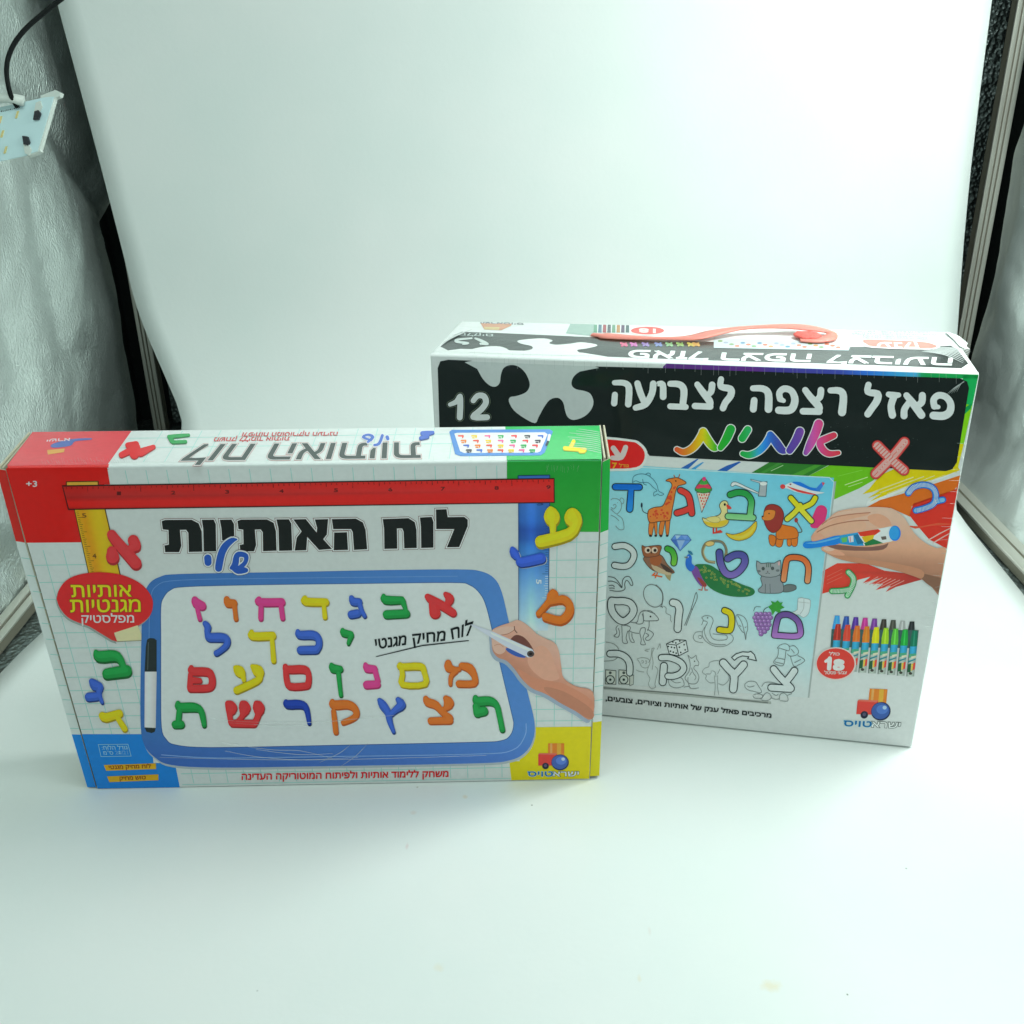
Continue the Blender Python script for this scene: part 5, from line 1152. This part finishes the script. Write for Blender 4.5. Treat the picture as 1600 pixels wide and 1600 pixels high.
p = sk('drawn_dice', 'M', [], 1); p.PO([(990, 940), (1120, 880), (1260, 890), (1290, 1040), (1160, 1105), (1030, 1080)], (192, 202, 200), (36, 48, 48), 1.3, 1); p.Ln([(990, 940), (1125, 955), (1260, 890)], 1.3, (36, 48, 48)); p.Ln([(1125, 955), (1160, 1105)], 1.5, (36, 48, 48))
for x, y in [(1015, 975), (1060, 985), (1100, 992), (1045, 1040), (1085, 1055), (1125, 1068), (1170, 985), (1235, 950), (1250, 1022), (1188, 1058), (1080, 912), (1120, 925), (1175, 900)]: p.ell(x, y, 12, 12, (20, 30, 30), 9)
p.done()
p = sk('drawn_speakers', 'M', [[(120, 1180), (260, 1165), (325, 1100), (325, 1010), (260, 940), (150, 915)]], 1.1, (120, 128, 124))
for x0, x1 in ((145, 290), (330, 480)): p.PO([(x0, 1300), (x1, 1312), (x1 - 2, 1500), (x0 - 2, 1495)], (186, 194, 184), (60, 68, 64), 1.1, 1)
p.PO([(482, 1390), (535, 1370), (530, 1500), (480, 1520)], (176, 184, 176), (90, 98, 94), .9, 1)
for cx in (210, 398): p.ell(cx, 1436, 64, 64, (50, 60, 58)); p.ell(cx, 1436, 50, 50, (178, 188, 180)); p.ell(cx, 1436, 18, 18, (50, 60, 58)); p.ell(cx, 1340, 20, 20, (70, 80, 76))
p.done()
sk('drawn_monkey', 'M', [[(780, 1010), (820, 1000), (790, 1080), (805, 1200), (790, 1300)], [(760, 1010), (690, 1030), (740, 1045)], [(790, 1010), (770, 1150), (740, 1200)], [(580, 1150), (650, 1130), (740, 1150), (760, 1210), (720, 1270), (650, 1260), (620, 1200), (590, 1160)], [(640, 1180), (665, 1170), (670, 1200), (645, 1205)], [(690, 1180), (712, 1175), (715, 1205), (695, 1210)], [(740, 1260), (720, 1340), (760, 1420), (740, 1500), (780, 1560), (840, 1540), (830, 1500), (850, 1400), (870, 1300), (830, 1250)], [(570, 1300), (610, 1320), (680, 1330)], [(860, 1020), (900, 940), (905, 1000)]], .85, (128, 136, 132)).done()
sk('drawn_kangaroo', 'M', [[(1310, 1160), (1290, 1100), (1340, 1140), (1400, 1100), (1410, 1150), (1440, 1200), (1430, 1240), (1390, 1240), (1370, 1280), (1420, 1340), (1440, 1420), (1400, 1490), (1310, 1490), (1260, 1440), (1250, 1400), (1300, 1330), (1320, 1240), (1310, 1160)], [(1010, 1420), (1040, 1520), (1130, 1550), (1230, 1520), (1220, 1440), (1180, 1400)], [(1050, 1440), (1120, 1480), (1190, 1470)], [(1340, 1270), (1360, 1340), (1400, 1400), (1380, 1440)], [(1230, 1540), (1300, 1530), (1340, 1560), (1440, 1550)], [(1290, 1400), (1290, 1470), (1320, 1560)], [(1340, 1330), (1310, 1380)]], .9, (104, 112, 110)).ell(1380, 1180, 9, 9, (50, 56, 56)).done()
sk('drawn_tree', 'N', [[(290, 760), (300, 900), (290, 1010)], [(330, 760), (330, 900), (345, 1000)], [(290, 850), (230, 850), (180, 800), (190, 760), (140, 720), (170, 670), (220, 650), (230, 600), (300, 575), (360, 590), (420, 680), (470, 770), (460, 830), (400, 880), (340, 860)], [(260, 700), (300, 720), (310, 780)], [(360, 680), (330, 740)], [(190, 740), (240, 740), (250, 700)]], .9, (126, 136, 134)).done()
sk('drawn_tortoise', 'N', [[(670, 870), (720, 835), (800, 840), (840, 890), (880, 960), (850, 980), (790, 960), (720, 945), (675, 910), (670, 870)], [(880, 900), (920, 850), (1000, 845), (1100, 870)], [(780, 1000), (850, 990), (900, 1020), (860, 1050), (790, 1040), (770, 1010)], [(870, 1060), (930, 980), (980, 990), (1000, 1040), (950, 1075), (880, 1070)], [(1010, 980), (1060, 1010), (1090, 990)], [(1000, 1040), (1060, 1060), (1100, 1050)], [(1100, 1070), (1110, 1000), (1160, 980), (1200, 1020), (1205, 1080), (1110, 1075)], [(1200, 1010), (1260, 985)], [(700, 890), (730, 905), (790, 890)]], .9, (104, 114, 112)).done()
sk('drawn_scarf', 'N', [[(1075, 420), (1110, 380), (1180, 365), (1230, 400), (1220, 450), (1170, 440), (1110, 420), (1075, 420)], [(1090, 430), (1080, 520), (1030, 600), (1140, 640), (1170, 560), (1185, 450)], [(1070, 540), (1170, 560)], [(1045, 590), (1150, 615)], [(1220, 400), (1290, 390), (1340, 450), (1320, 500), (1240, 520), (1200, 490)], [(1240, 520), (1280, 640), (1340, 630), (1420, 570), (1330, 510)], [(1290, 600), (1370, 560)], [(1250, 430), (1290, 480)]], .95, (94, 104, 104)).done()
p = sk('drawn_socks', 'J', [], 1); p.PO([(335, 1072), (395, 1075), (432, 1090), (425, 1160), (410, 1200), (375, 1222), (340, 1200), (300, 1200), (292, 1180), (330, 1160)], (190, 204, 204), (140, 150, 150), .8, 2); p.Ln([(335, 1100), (425, 1110)], .7, (150, 160, 160)); p.Ln([(380, 1078), (378, 1150), (350, 1195)], .8, (140, 150, 150), 3); p.done()

# red tab hidden partly behind the other box
t = Art(f2, 'red_tab', front2, 9, 'G')
t.P([(960, 745), (1180, 750), (1240, 770), (1278, 820), (1270, 880), (1225, 922), (1100, 930), (960, 915)], (196, 204, 200), 3); t.P([(960, 758), (1175, 762), (1228, 780), (1262, 822), (1256, 874), (1215, 908), (1100, 916), (960, 902)], (206, 32, 32), 3)
t.G([[(1085, 800, 30), (1120, 850, 32)], [(1155, 795, 28), (1130, 850, 32), (1080, 855, 26)], [(1000, 800, 30), (1010, 850, 30)]], 30, (190, 180, 176))
t.T('7', [(1080, 882), (1104, 882), (1104, 914), (1080, 914)], (226, 170, 40), .8); t.T('גודל', [(1118, 892), (1172, 894), (1172, 908), (1118, 908)], (226, 150, 50), .5); t.done()
# scribbled letters
t = Art(f2, 'scribbled_letter', front2, 13, 'H')
t.G([[(985, 785), (1060, 860), (1135, 925)], [(1138, 765), (1060, 860), (975, 945)]], 58, (196, 70, 66), out=(128, 30, 34), ow=.8)
t.G([[(985, 785), (1060, 860), (1135, 925)], [(1138, 765), (1060, 860), (975, 945)]], 40, (226, 164, 156))
for k in range(26):
    v = k / 25; x = lerp(975, 1140, v); y = lerp(778, 932, v); t.Ln([(x - 14, y + 15), (x + 14, y - 12)], 1.0, (196, 70, 66) if k % 2 else (222, 190, 184))
    x = lerp(1140, 975, v); y = lerp(768, 945, v)
    if abs(v - .5) > .1: t.Ln([(x - 13, y + 14), (x + 15, y - 14)], 1.0, (200, 80, 74) if k % 2 else (222, 196, 190))
t.done('red scribbled letter')
def scrib(z, S, w_, c, cl, ce, nm, n):
    t = Art(f2, 'scribbled_letter', front2, 13, z); t.G(S, w_, c, out=ce, ow=.9); t.G(S, w_ * .72, cl)
    for q in t.strokes(S, w_ * .9, 8):
        for i in range(0, len(q) - 1, 1):
            (x, y, r), (x2, y2, _) = q[i], q[i + 1]; d = math.hypot(x2 - x, y2 - y) or 1; nx, ny = -(y2 - y) / d, (x2 - x) / d
            for m_ in range(2):
                cx, cy = lerp(x, x2, m_ / 2), lerp(y, y2, m_ / 2)
                t.line_px([(cx - nx * r * .9, cy - ny * r * .9), (cx + nx * r * .8 + 1.2, cy + ny * r * .8)], .75, c if m_ else (214, 226, 226))
    t.done(nm)
scrib('J', [[(1195, 250), (1235, 205), (1310, 185), (1380, 205), (1410, 260), (1395, 330), (1330, 365), (1255, 385)], [(1405, 315), (1465, 302)]], 44, (30, 120, 206), (120, 176, 216), (16, 84, 170), 'blue scribbled letter', 8)
scrib('J', [[(728, 868), (765, 910), (762, 965), (720, 1050)], [(740, 1000), (680, 1012), (600, 1015)]], 40, (60, 160, 90), (150, 200, 160), (30, 120, 64), 'green scribbled letter', 8)
# hand holding a crayon
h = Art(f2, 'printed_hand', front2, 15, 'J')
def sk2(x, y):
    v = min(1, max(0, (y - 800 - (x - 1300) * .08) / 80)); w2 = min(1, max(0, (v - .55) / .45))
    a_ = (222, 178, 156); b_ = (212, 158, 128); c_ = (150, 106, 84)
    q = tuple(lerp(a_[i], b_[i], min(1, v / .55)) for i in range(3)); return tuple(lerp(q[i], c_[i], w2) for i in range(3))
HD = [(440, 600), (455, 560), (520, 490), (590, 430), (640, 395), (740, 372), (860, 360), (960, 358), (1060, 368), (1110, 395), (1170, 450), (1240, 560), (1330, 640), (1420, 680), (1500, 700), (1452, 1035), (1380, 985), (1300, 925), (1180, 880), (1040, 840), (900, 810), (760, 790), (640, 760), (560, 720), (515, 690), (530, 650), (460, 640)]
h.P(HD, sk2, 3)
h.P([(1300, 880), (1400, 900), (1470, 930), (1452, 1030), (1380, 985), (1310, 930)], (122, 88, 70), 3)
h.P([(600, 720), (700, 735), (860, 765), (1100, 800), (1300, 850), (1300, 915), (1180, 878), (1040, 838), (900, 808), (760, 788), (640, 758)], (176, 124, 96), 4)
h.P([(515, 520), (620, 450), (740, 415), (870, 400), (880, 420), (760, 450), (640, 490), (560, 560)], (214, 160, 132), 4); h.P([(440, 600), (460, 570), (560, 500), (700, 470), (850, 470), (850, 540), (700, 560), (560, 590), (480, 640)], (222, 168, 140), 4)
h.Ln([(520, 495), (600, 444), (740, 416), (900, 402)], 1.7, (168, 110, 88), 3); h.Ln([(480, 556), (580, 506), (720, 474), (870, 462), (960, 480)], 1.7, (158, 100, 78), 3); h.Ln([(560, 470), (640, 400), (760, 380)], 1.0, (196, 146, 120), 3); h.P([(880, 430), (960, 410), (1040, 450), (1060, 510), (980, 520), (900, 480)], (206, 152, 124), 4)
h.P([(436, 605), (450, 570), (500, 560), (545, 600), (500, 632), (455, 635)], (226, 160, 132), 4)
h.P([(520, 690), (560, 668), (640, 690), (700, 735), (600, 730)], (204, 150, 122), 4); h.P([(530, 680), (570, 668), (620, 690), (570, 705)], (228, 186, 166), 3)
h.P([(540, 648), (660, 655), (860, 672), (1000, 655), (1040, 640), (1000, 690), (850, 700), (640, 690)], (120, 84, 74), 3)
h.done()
c_ = Art(f2, 'printed_crayon', front2, 17, 'J')
c_.P([(372, 652), (395, 628), (470, 625), (560, 600), (660, 578), (670, 640), (560, 662), (440, 680), (385, 676)], (26, 118, 200), 2); c_.P([(390, 640), (470, 632), (560, 612), (650, 590), (650, 602), (560, 626), (470, 645)], (90, 170, 226), 2)
c_.P([(655, 580), (760, 562), (900, 540), (1060, 508), (1085, 520), (1095, 610), (1060, 628), (900, 655), (780, 662), (665, 645)], (206, 212, 212), 1)
c_.P([(655, 580), (800, 556), (850, 660), (780, 662), (665, 645)], (40, 140, 190)); c_.P([(670, 600), (720, 590), (715, 630), (680, 636)], (90, 170, 90)); c_.P([(725, 588), (765, 580), (768, 630), (735, 634)], (206, 206, 210)); c_.Ln([(740, 588), (742, 630)], 1.2, (190, 40, 60)); c_.P([(770, 578), (800, 570), (850, 640), (800, 650)], (30, 100, 140))
c_.P([(800, 556), (960, 530), (980, 545), (930, 580), (880, 590), (820, 585)], (208, 56, 36)); c_.P([(830, 590), (930, 575), (920, 610), (880, 640), (850, 630)], (222, 180, 30)); c_.P([(850, 640), (920, 606), (1000, 640), (900, 656), (860, 662)], (30, 110, 60)); c_.P([(980, 590), (1020, 585), (1025, 610), (990, 615)], (90, 80, 76))
c_.ell(1090, 563, 46, 60, (34, 120, 206)); c_.ell(1084, 560, 38, 52, (50, 156, 236)); c_.done()

# row of crayons with the round badge
CB = ['3a96dc', '2c4c94', '4c3088', 'b03484', '6c3a88', '38342e', '44463e', '989c9a', '222628']; CF = ['9c2c22', 'da4432', 'e06c2a', 'e07a26', 'd2c818', '8cb824', '50a838', '1e9438', '146a50']
def crayon(x, yb, c, back, k):
    t = Art(f2, 'printed_crayon', front2, (9 if back else 11), 'L'); sl = lambda y: (y - 400) * -.10
    hw = 31
    P_ = lambda dx, y: (x + dx + sl(y), y)
    top = yb
    t.P([P_(-hw * .62, top), P_(hw * .62, top), P_(hw * .8, top + 40), P_(hw, top + 95), P_(hw, top + 135), P_(-hw, top + 135), P_(-hw, top + 95), P_(-hw * .8, top + 40)], c, 1)
    t.P([P_(-hw * .2, top + 6), P_(hw * .1, top + 6), P_(hw * .25, top + 130), P_(-hw * .2, top + 130)], tuple(min(250, int(v * 1.15 + 14)) for v in rgb(c)))
    if not back:
        b0 = top + 135; b1 = top + 385
        t.grid([P_(-hw, b0), P_(hw, b0), P_(hw, b1), P_(-hw, b1)], 6, 1, lambda u, v: tuple(int(q * (1 - .45 * abs(u - .45))) for q in (176, 190, 180)))
        t.grid([P_(-hw, b0), P_(hw, b0), P_(hw, b0 + 62), P_(-hw, b0 + 62)], 6, 1, lambda u, v: tuple(int(q * (1 - .5 * abs(u - .45))) for q in (54, 164, 204)))
        t.P([P_(-hw, b0 + 62), P_(hw, b0 + 58), P_(hw, b0 + 84), P_(-hw, b0 + 96)], (70, 150, 120)); t.P([P_(-hw, b0 + 120), P_(hw, b0 + 100), P_(hw, b0 + 112), P_(-hw, b0 + 136)], (40, 120, 130)); t.P([P_(-10, b0 + 84), P_(hw, b0 + 76), P_(hw, b0 + 92), P_(-6, b0 + 100)], (206, 200, 170))
        t.P([P_(-hw, b0 + 150), P_(-4, b0 + 140), P_(-2, b0 + 215), P_(-hw, b0 + 215)], (34, 84, 52)); t.P([P_(-2, b0 + 145), P_(14, b0 + 140), P_(10, b0 + 200), P_(0, b0 + 205)], (206, 180, 50)); t.P([P_(14, b0 + 138), P_(hw, b0 + 134), P_(hw, b0 + 190), P_(12, b0 + 200)], (212, 70, 60)); t.ell(x + sl(b0 + 225) - 2, b0 + 225, 15, 12, (60, 60, 54), 10)
        t.Ln([P_(-hw, top + 95), P_(-hw, b1)], .8, (40, 60, 54))
    t.done()
for k in range(9): crayon(570 + k * 78.5, 328 + k * 6.2, CB[k], True, k)
t = Art(f2, 'crayon_backs', front2, 10, 'L'); t.P([(530, 440), (1255, 450), (1240, 600), (520, 590)], (54, 84, 82)); t.done()
for k in range(9): crayon(585 + k * 80.5, 398 + k * 6.4, CF[k], False, k)
t = Art(f2, 'round_badge', front2, 14, 'L')
t.ell(565, 728, 168, 138, (206, 196, 190), 40); t.ell(563, 727, 158, 128, (218, 62, 52), 40)
t.T('כולל', [(510, 636), (596, 638), (596, 658), (508, 656)], (222, 200, 196), .5); t.G([[(480, 708, 24), (512, 688, 30), (514, 690, 36), (508, 768, 36)], [(590, 702, 30), (622, 712, 28), (612, 728, 24), (590, 730, 24), (562, 724, 26), (562, 708, 28), (590, 702, 30)], [(588, 738, 28), (622, 750, 30), (612, 768, 28), (584, 772, 28), (556, 764, 30), (558, 746, 28), (588, 738, 28)]], 30, (224, 218, 214), n=12); t.T('צבעי פסטל', [(470, 792), (655, 792), (652, 812), (472, 814)], (222, 196, 190), .5); t.done()
zL = lambda x, y: (1200 + x * .1875, 900 + y * .1875)
maker(f2, front2, lambda u, v: zL(650 + u * 480 - v * 30, 928 + v * 318 + u * 20), 8, white=(214, 220, 217), s=1.3)
t = Art(f2, 'printed_text', front2, 6, 'K'); t.T('מרכיבים פאזל ענק של אותיות וציורים, צובעים,', [(76, 860), (1258, 985), (1256, 1010), (76, 888)], (24, 32, 32), .85); t.done('black line of small print')

# top face of the puzzle box
BT = (44, 54, 52)
t = Art(f2t, 'banner_print', top2, 1)
t.P([(688, 541.5), (712, 522), (722, 518.5), (780, 520.5), (905, 526), (1240, 539), (1330, 542), (1440, 541), (1485, 540), (1495, 545), (1513, 568), (1502, 575.5), (1470, 574.5), (1330, 569.5), (1100, 563), (1030, 560.5), (950, 557.5), (910, 551), (720, 545), (700, 547.5)], BT); t.done()
t = Art(f2t, 'puzzle_piece', top2, 3, 'G')
t.P([(270, 245), (330, 228), (420, 222), (470, 232), (500, 248), (560, 250), (620, 240), (620, 222), (560, 208), (540, 192), (600, 182), (690, 178), (740, 190), (720, 205), (760, 214), (840, 208), (900, 200), (980, 210), (990, 222), (930, 236), (880, 244), (900, 262), (960, 275), (700, 272), (300, 258)], W2T, 3); t.done()
t = Art(f2t, 'printed_number', top2, 4, 'G'); t.G([[(300, 178, 10), (330, 190, 16), (370, 210, 14), (330, 208, 12)], [(280, 178, 10), (200, 186, 12), (195, 198, 14), (260, 206, 12), (230, 212, 8)]], 12, (190, 206, 200)); t.done()
t = Art(f2t, 'printed_text', top2, 4, 'G'); t.T('חלקים', [(400, 166), (206, 160), (206, 148), (400, 154)], (176, 192, 188), .4); t.done()
zO = lambda x, y: (960 + x * .3375, 490 + y * .3375)
t = Art(f2t, 'title_lettering', top2, 5, 'O')
t.T('פאזל', [(432, 212), (64, 202), (70, 170), (440, 180)], W2T, 1.7); t.T('רצפה', [(905, 222), (492, 214), (500, 184), (912, 190)], W2T, 1.7); t.T('לצביעה', [(1560, 238), (985, 226), (995, 194), (1566, 208)], W2T, 1.7)
t.done('upside-down white title')
t = Art(f2t, 'rainbow_word', top2, 4, 'O')
for k, (x, c) in enumerate([(30, (206, 90, 130)), (75, (190, 100, 170)), (130, (130, 110, 170)), (190, (110, 130, 180)), (240, (120, 170, 120)), (290, (130, 170, 100)), (340, (190, 180, 90)), (365, (200, 160, 90))]):
    t.G([[(x, 138, 10), (x + 26, 148, 12)], [(x + 24, 138, 8), (x + 4, 150, 8)]], 10, c)
t.done()
t = Art(f2t, 'small_poster', top2, 5, 'O'); t.P([(460, 112), (820, 126), (1095, 142), (1085, 172), (460, 160)], (190, 212, 212))
for k in range(22): t.ell(490 + k * 26, 128 + (k * 7) % 22 + k * .7, 12, 5, random.choice([(190, 150, 90), (90, 140, 170), (120, 160, 110), (150, 170, 190), (200, 120, 90)]), 8)
t.done()
t = Art(f2t, 'red_tab', top2, 6, 'O'); t.P([(1135, 122), (1200, 118), (1420, 128), (1490, 142), (1505, 158), (1440, 168), (1200, 160), (1150, 146)], (238, 238, 234), 3); t.P([(1150, 125), (1200, 122), (1415, 131), (1478, 144), (1490, 156), (1430, 163), (1210, 155), (1165, 142)], (214, 120, 104), 3)
t.T('ענק', [(1410, 160), (1215, 156), (1215, 134), (1400, 138)], (234, 226, 210), 1.2); t.done()
t = Art(f2t, 'printed_text', top2, 4, 'O')
for k, (x0, x1, y) in enumerate([(1110, 1460, 82), (1100, 1490, 93), (1150, 1450, 104), (1150, 1455, 114)]): t.T('בעזרת צבעי הפסטל צובעים את האותיות', [(x1, y + 9), (x0, y + 5), (x0, y - 1), (x1, y + 3)], (150, 162, 158), .25)
t.done('four lines of small grey print')
t = Art(f2t, 'printed_crayons', top2, 4, 'G'); t.P([(815, 150), (840, 95), (975, 98), (975, 165)], (150, 180, 168)); 
for k in range(8): t.P([(975 + k * 26, 100), (993 + k * 26, 101), (993 + k * 26, 146), (972 + k * 26, 145)], [(90, 150, 120), (70, 110, 130), (150, 60, 70), (60, 70, 80), (90, 140, 110), (170, 120, 60), (80, 60, 90), (60, 90, 90)][k])
t.done(); t = Art(f2t, 'round_badge', top2, 5, 'O'); t.ell(153, 80, 84, 22, (232, 226, 222), 30); t.ell(153, 80, 77, 18, (214, 66, 56), 30); t.T('18', [(190, 91), (115, 88), (115, 70), (190, 73)], (226, 210, 206), 1.2); t.done()
t = Art(f2t, 'maker_logo', top2, 4, 'G'); t.P([(330, 92), (508, 94), (505, 106), (448, 132), (352, 128)], (206, 150, 116)); t.P([(350, 112), (440, 114), (435, 130), (352, 128)], (206, 186, 130)); t.T('ישראטויס', [(575, 100), (330, 92), (330, 84), (575, 92)], (120, 130, 132), .5); t.done()

# red carrying strap lying loose across the top, ending in a knot
M_strap = mat('red_strap', (0.80, 0.22, 0.18), 0.5); add_bump(M_strap, 500, .5, .001)
M_strap.node_tree.nodes['Principled BSDF'].inputs['Subsurface Weight'].default_value = 0.15
SP = [(925, 523.5, .3), (950, 526, .9), (1000, 529, 1.6), (1050, 530, 2.2), (1085, 528, 3.2), (1120, 520, 6), (1160, 513.5, 8), (1210, 511, 9), (1250, 512, 8), (1280, 516, 6), (1298, 521, 4), (1296, 528, 2.6), (1275, 532, 1.8), (1250, 532, 1.6)]
hs = [q[2] * 1e-3 + 4e-4 for q in SP]
def atlift(x, y, l):   # point seen at (x, y) that lies l above the top face
    return hit((x, y), f2t.n, f2t.d + l * 0.6)
V = []; F = []; pts = catm([(q[0], q[1], q[2]) for q in SP], 5); W_ = 0.0140
P3 = [atlift(p_[0], p_[1], max(.4, p_[2]) * 1e-3) for p_ in pts]
for i, p_ in enumerate(P3):
    tdir = P3[min(i + 1, len(P3) - 1)] - P3[max(i - 1, 0)]; tdir /= np.linalg.norm(tdir); side_ = np.cross(f2t.n, tdir); side_ /= np.linalg.norm(side_)
    wv = W_ * (0.75 + .25 * math.sin(i * .35)) * (0.6 if i < 4 else 1)
    V += [p_ - side_ * wv / 2, p_ + side_ * wv / 2, p_ + side_ * wv / 2 + f2t.n * .0009, p_ + f2t.n * .0014, p_ - side_ * wv / 2 + f2t.n * .0009]
    if i:
        k = len(V) - 10
        for j in range(5): F.append((k + j, k + (j + 1) % 5, k + 5 + (j + 1) % 5, k + 5 + j))
o = link_mesh('carry_strap', V, F, M_strap, e2, smooth=True)
kc = atlift(1262, 524, .004); V = []; F = []
for i in range(13):
    for j in range(20):
        th = math.pi * i / 12; ph = 2 * math.pi * j / 20; r_ = 1 + .18 * noise.noise(Vector((3 * math.cos(ph) * math.sin(th), 3 * math.sin(ph) * math.sin(th), 3 * math.cos(th))))
        V.append(kc + np.array([.0105 * math.sin(th) * math.cos(ph), .010 * math.sin(th) * math.sin(ph), .0034 * math.cos(th) * .65]) * r_)
for i in range(12):
    for j in range(20): F.append((i * 20 + j, i * 20 + (j + 1) % 20, (i + 1) * 20 + (j + 1) % 20, (i + 1) * 20 + j))
M_knot = mat('red_knot', (0.78, 0.12, 0.10), 0.7); add_bump(M_knot, 300, .8, .002)
link_mesh('strap_knot', V, F, M_knot, e2, smooth=True)
# film: tuft at the back right corner, creases along the edges
V = []; F = []
tp_ = [(1478, 519), (1492, 522), (1500, 526), (1507, 532), (1512, 536), (1510, 541), (1516, 546), (1508, 545), (1500, 541), (1490, 530)]
for l in (0.0006, 0.002):
    for (x, y) in tp_: V.append(atlift(x, y, l + random.uniform(0, .0015)))
n__ = len(tp_); F = [tuple(range(n__, 2 * n__))] + [(i, (i + 1) % n__, n__ + (i + 1) % n__, n__ + i) for i in range(n__)]
M_tuft = mat('gathered_film', (0.86, 0.90, 0.88), 0.25); add_bump(M_tuft, 300, .8, .002)
link_mesh('film_tuft', V, F, M_tuft, e2)
random.seed(11); ls = []
for k in range(56):
    x = 745 + k * 13.6 + random.uniform(-5, 5); y = 556 + (x - 671) * .0348; ls.append([(x, y - 1), (x + random.uniform(-.6, .6), y + random.uniform(6, 15))])
for k in range(16):
    y = 690 + k * 19 + random.uniform(-5, 5); x = 1532 - (y - 583) * .1855; ls.append([(x - 2, y), (x - random.uniform(9, 20), y - random.uniform(-2, 1.5))])
crease(f2, e2, ls, lift=10e-4, w0=2.2)
ls = []
for k in range(9): ls.append([(1440 + k * 3, 551 - k * .9), (1475 + k * 3, 556 - k * 1.2), (1504 + k * 1.5, 569 - k * 2.2)])
for k in range(8): ls.append([(690 + k * 2, 540 - k * 2), (702 + k * 3, 532 - k * 1.5), (716 + k * 3, 524 - k)])
for k in range(34): x = 745 + k * 17 + random.uniform(-6, 6); y = 553 + (x - 671) * .0348; ls.append([(x, y - 5), (x + .4, y)])
crease(f2t, e2, ls, lift=10e-4, w0=1.3)
# pale film creases at the banner's upper right corner
ls = [[(1478 + k * 4, 616 - k), (1492 + k * 2, 604 - k), (1506, 596 - k * .4)] for k in range(5)]
crease(f2, e2, ls, lift=13e-4, w0=.9)
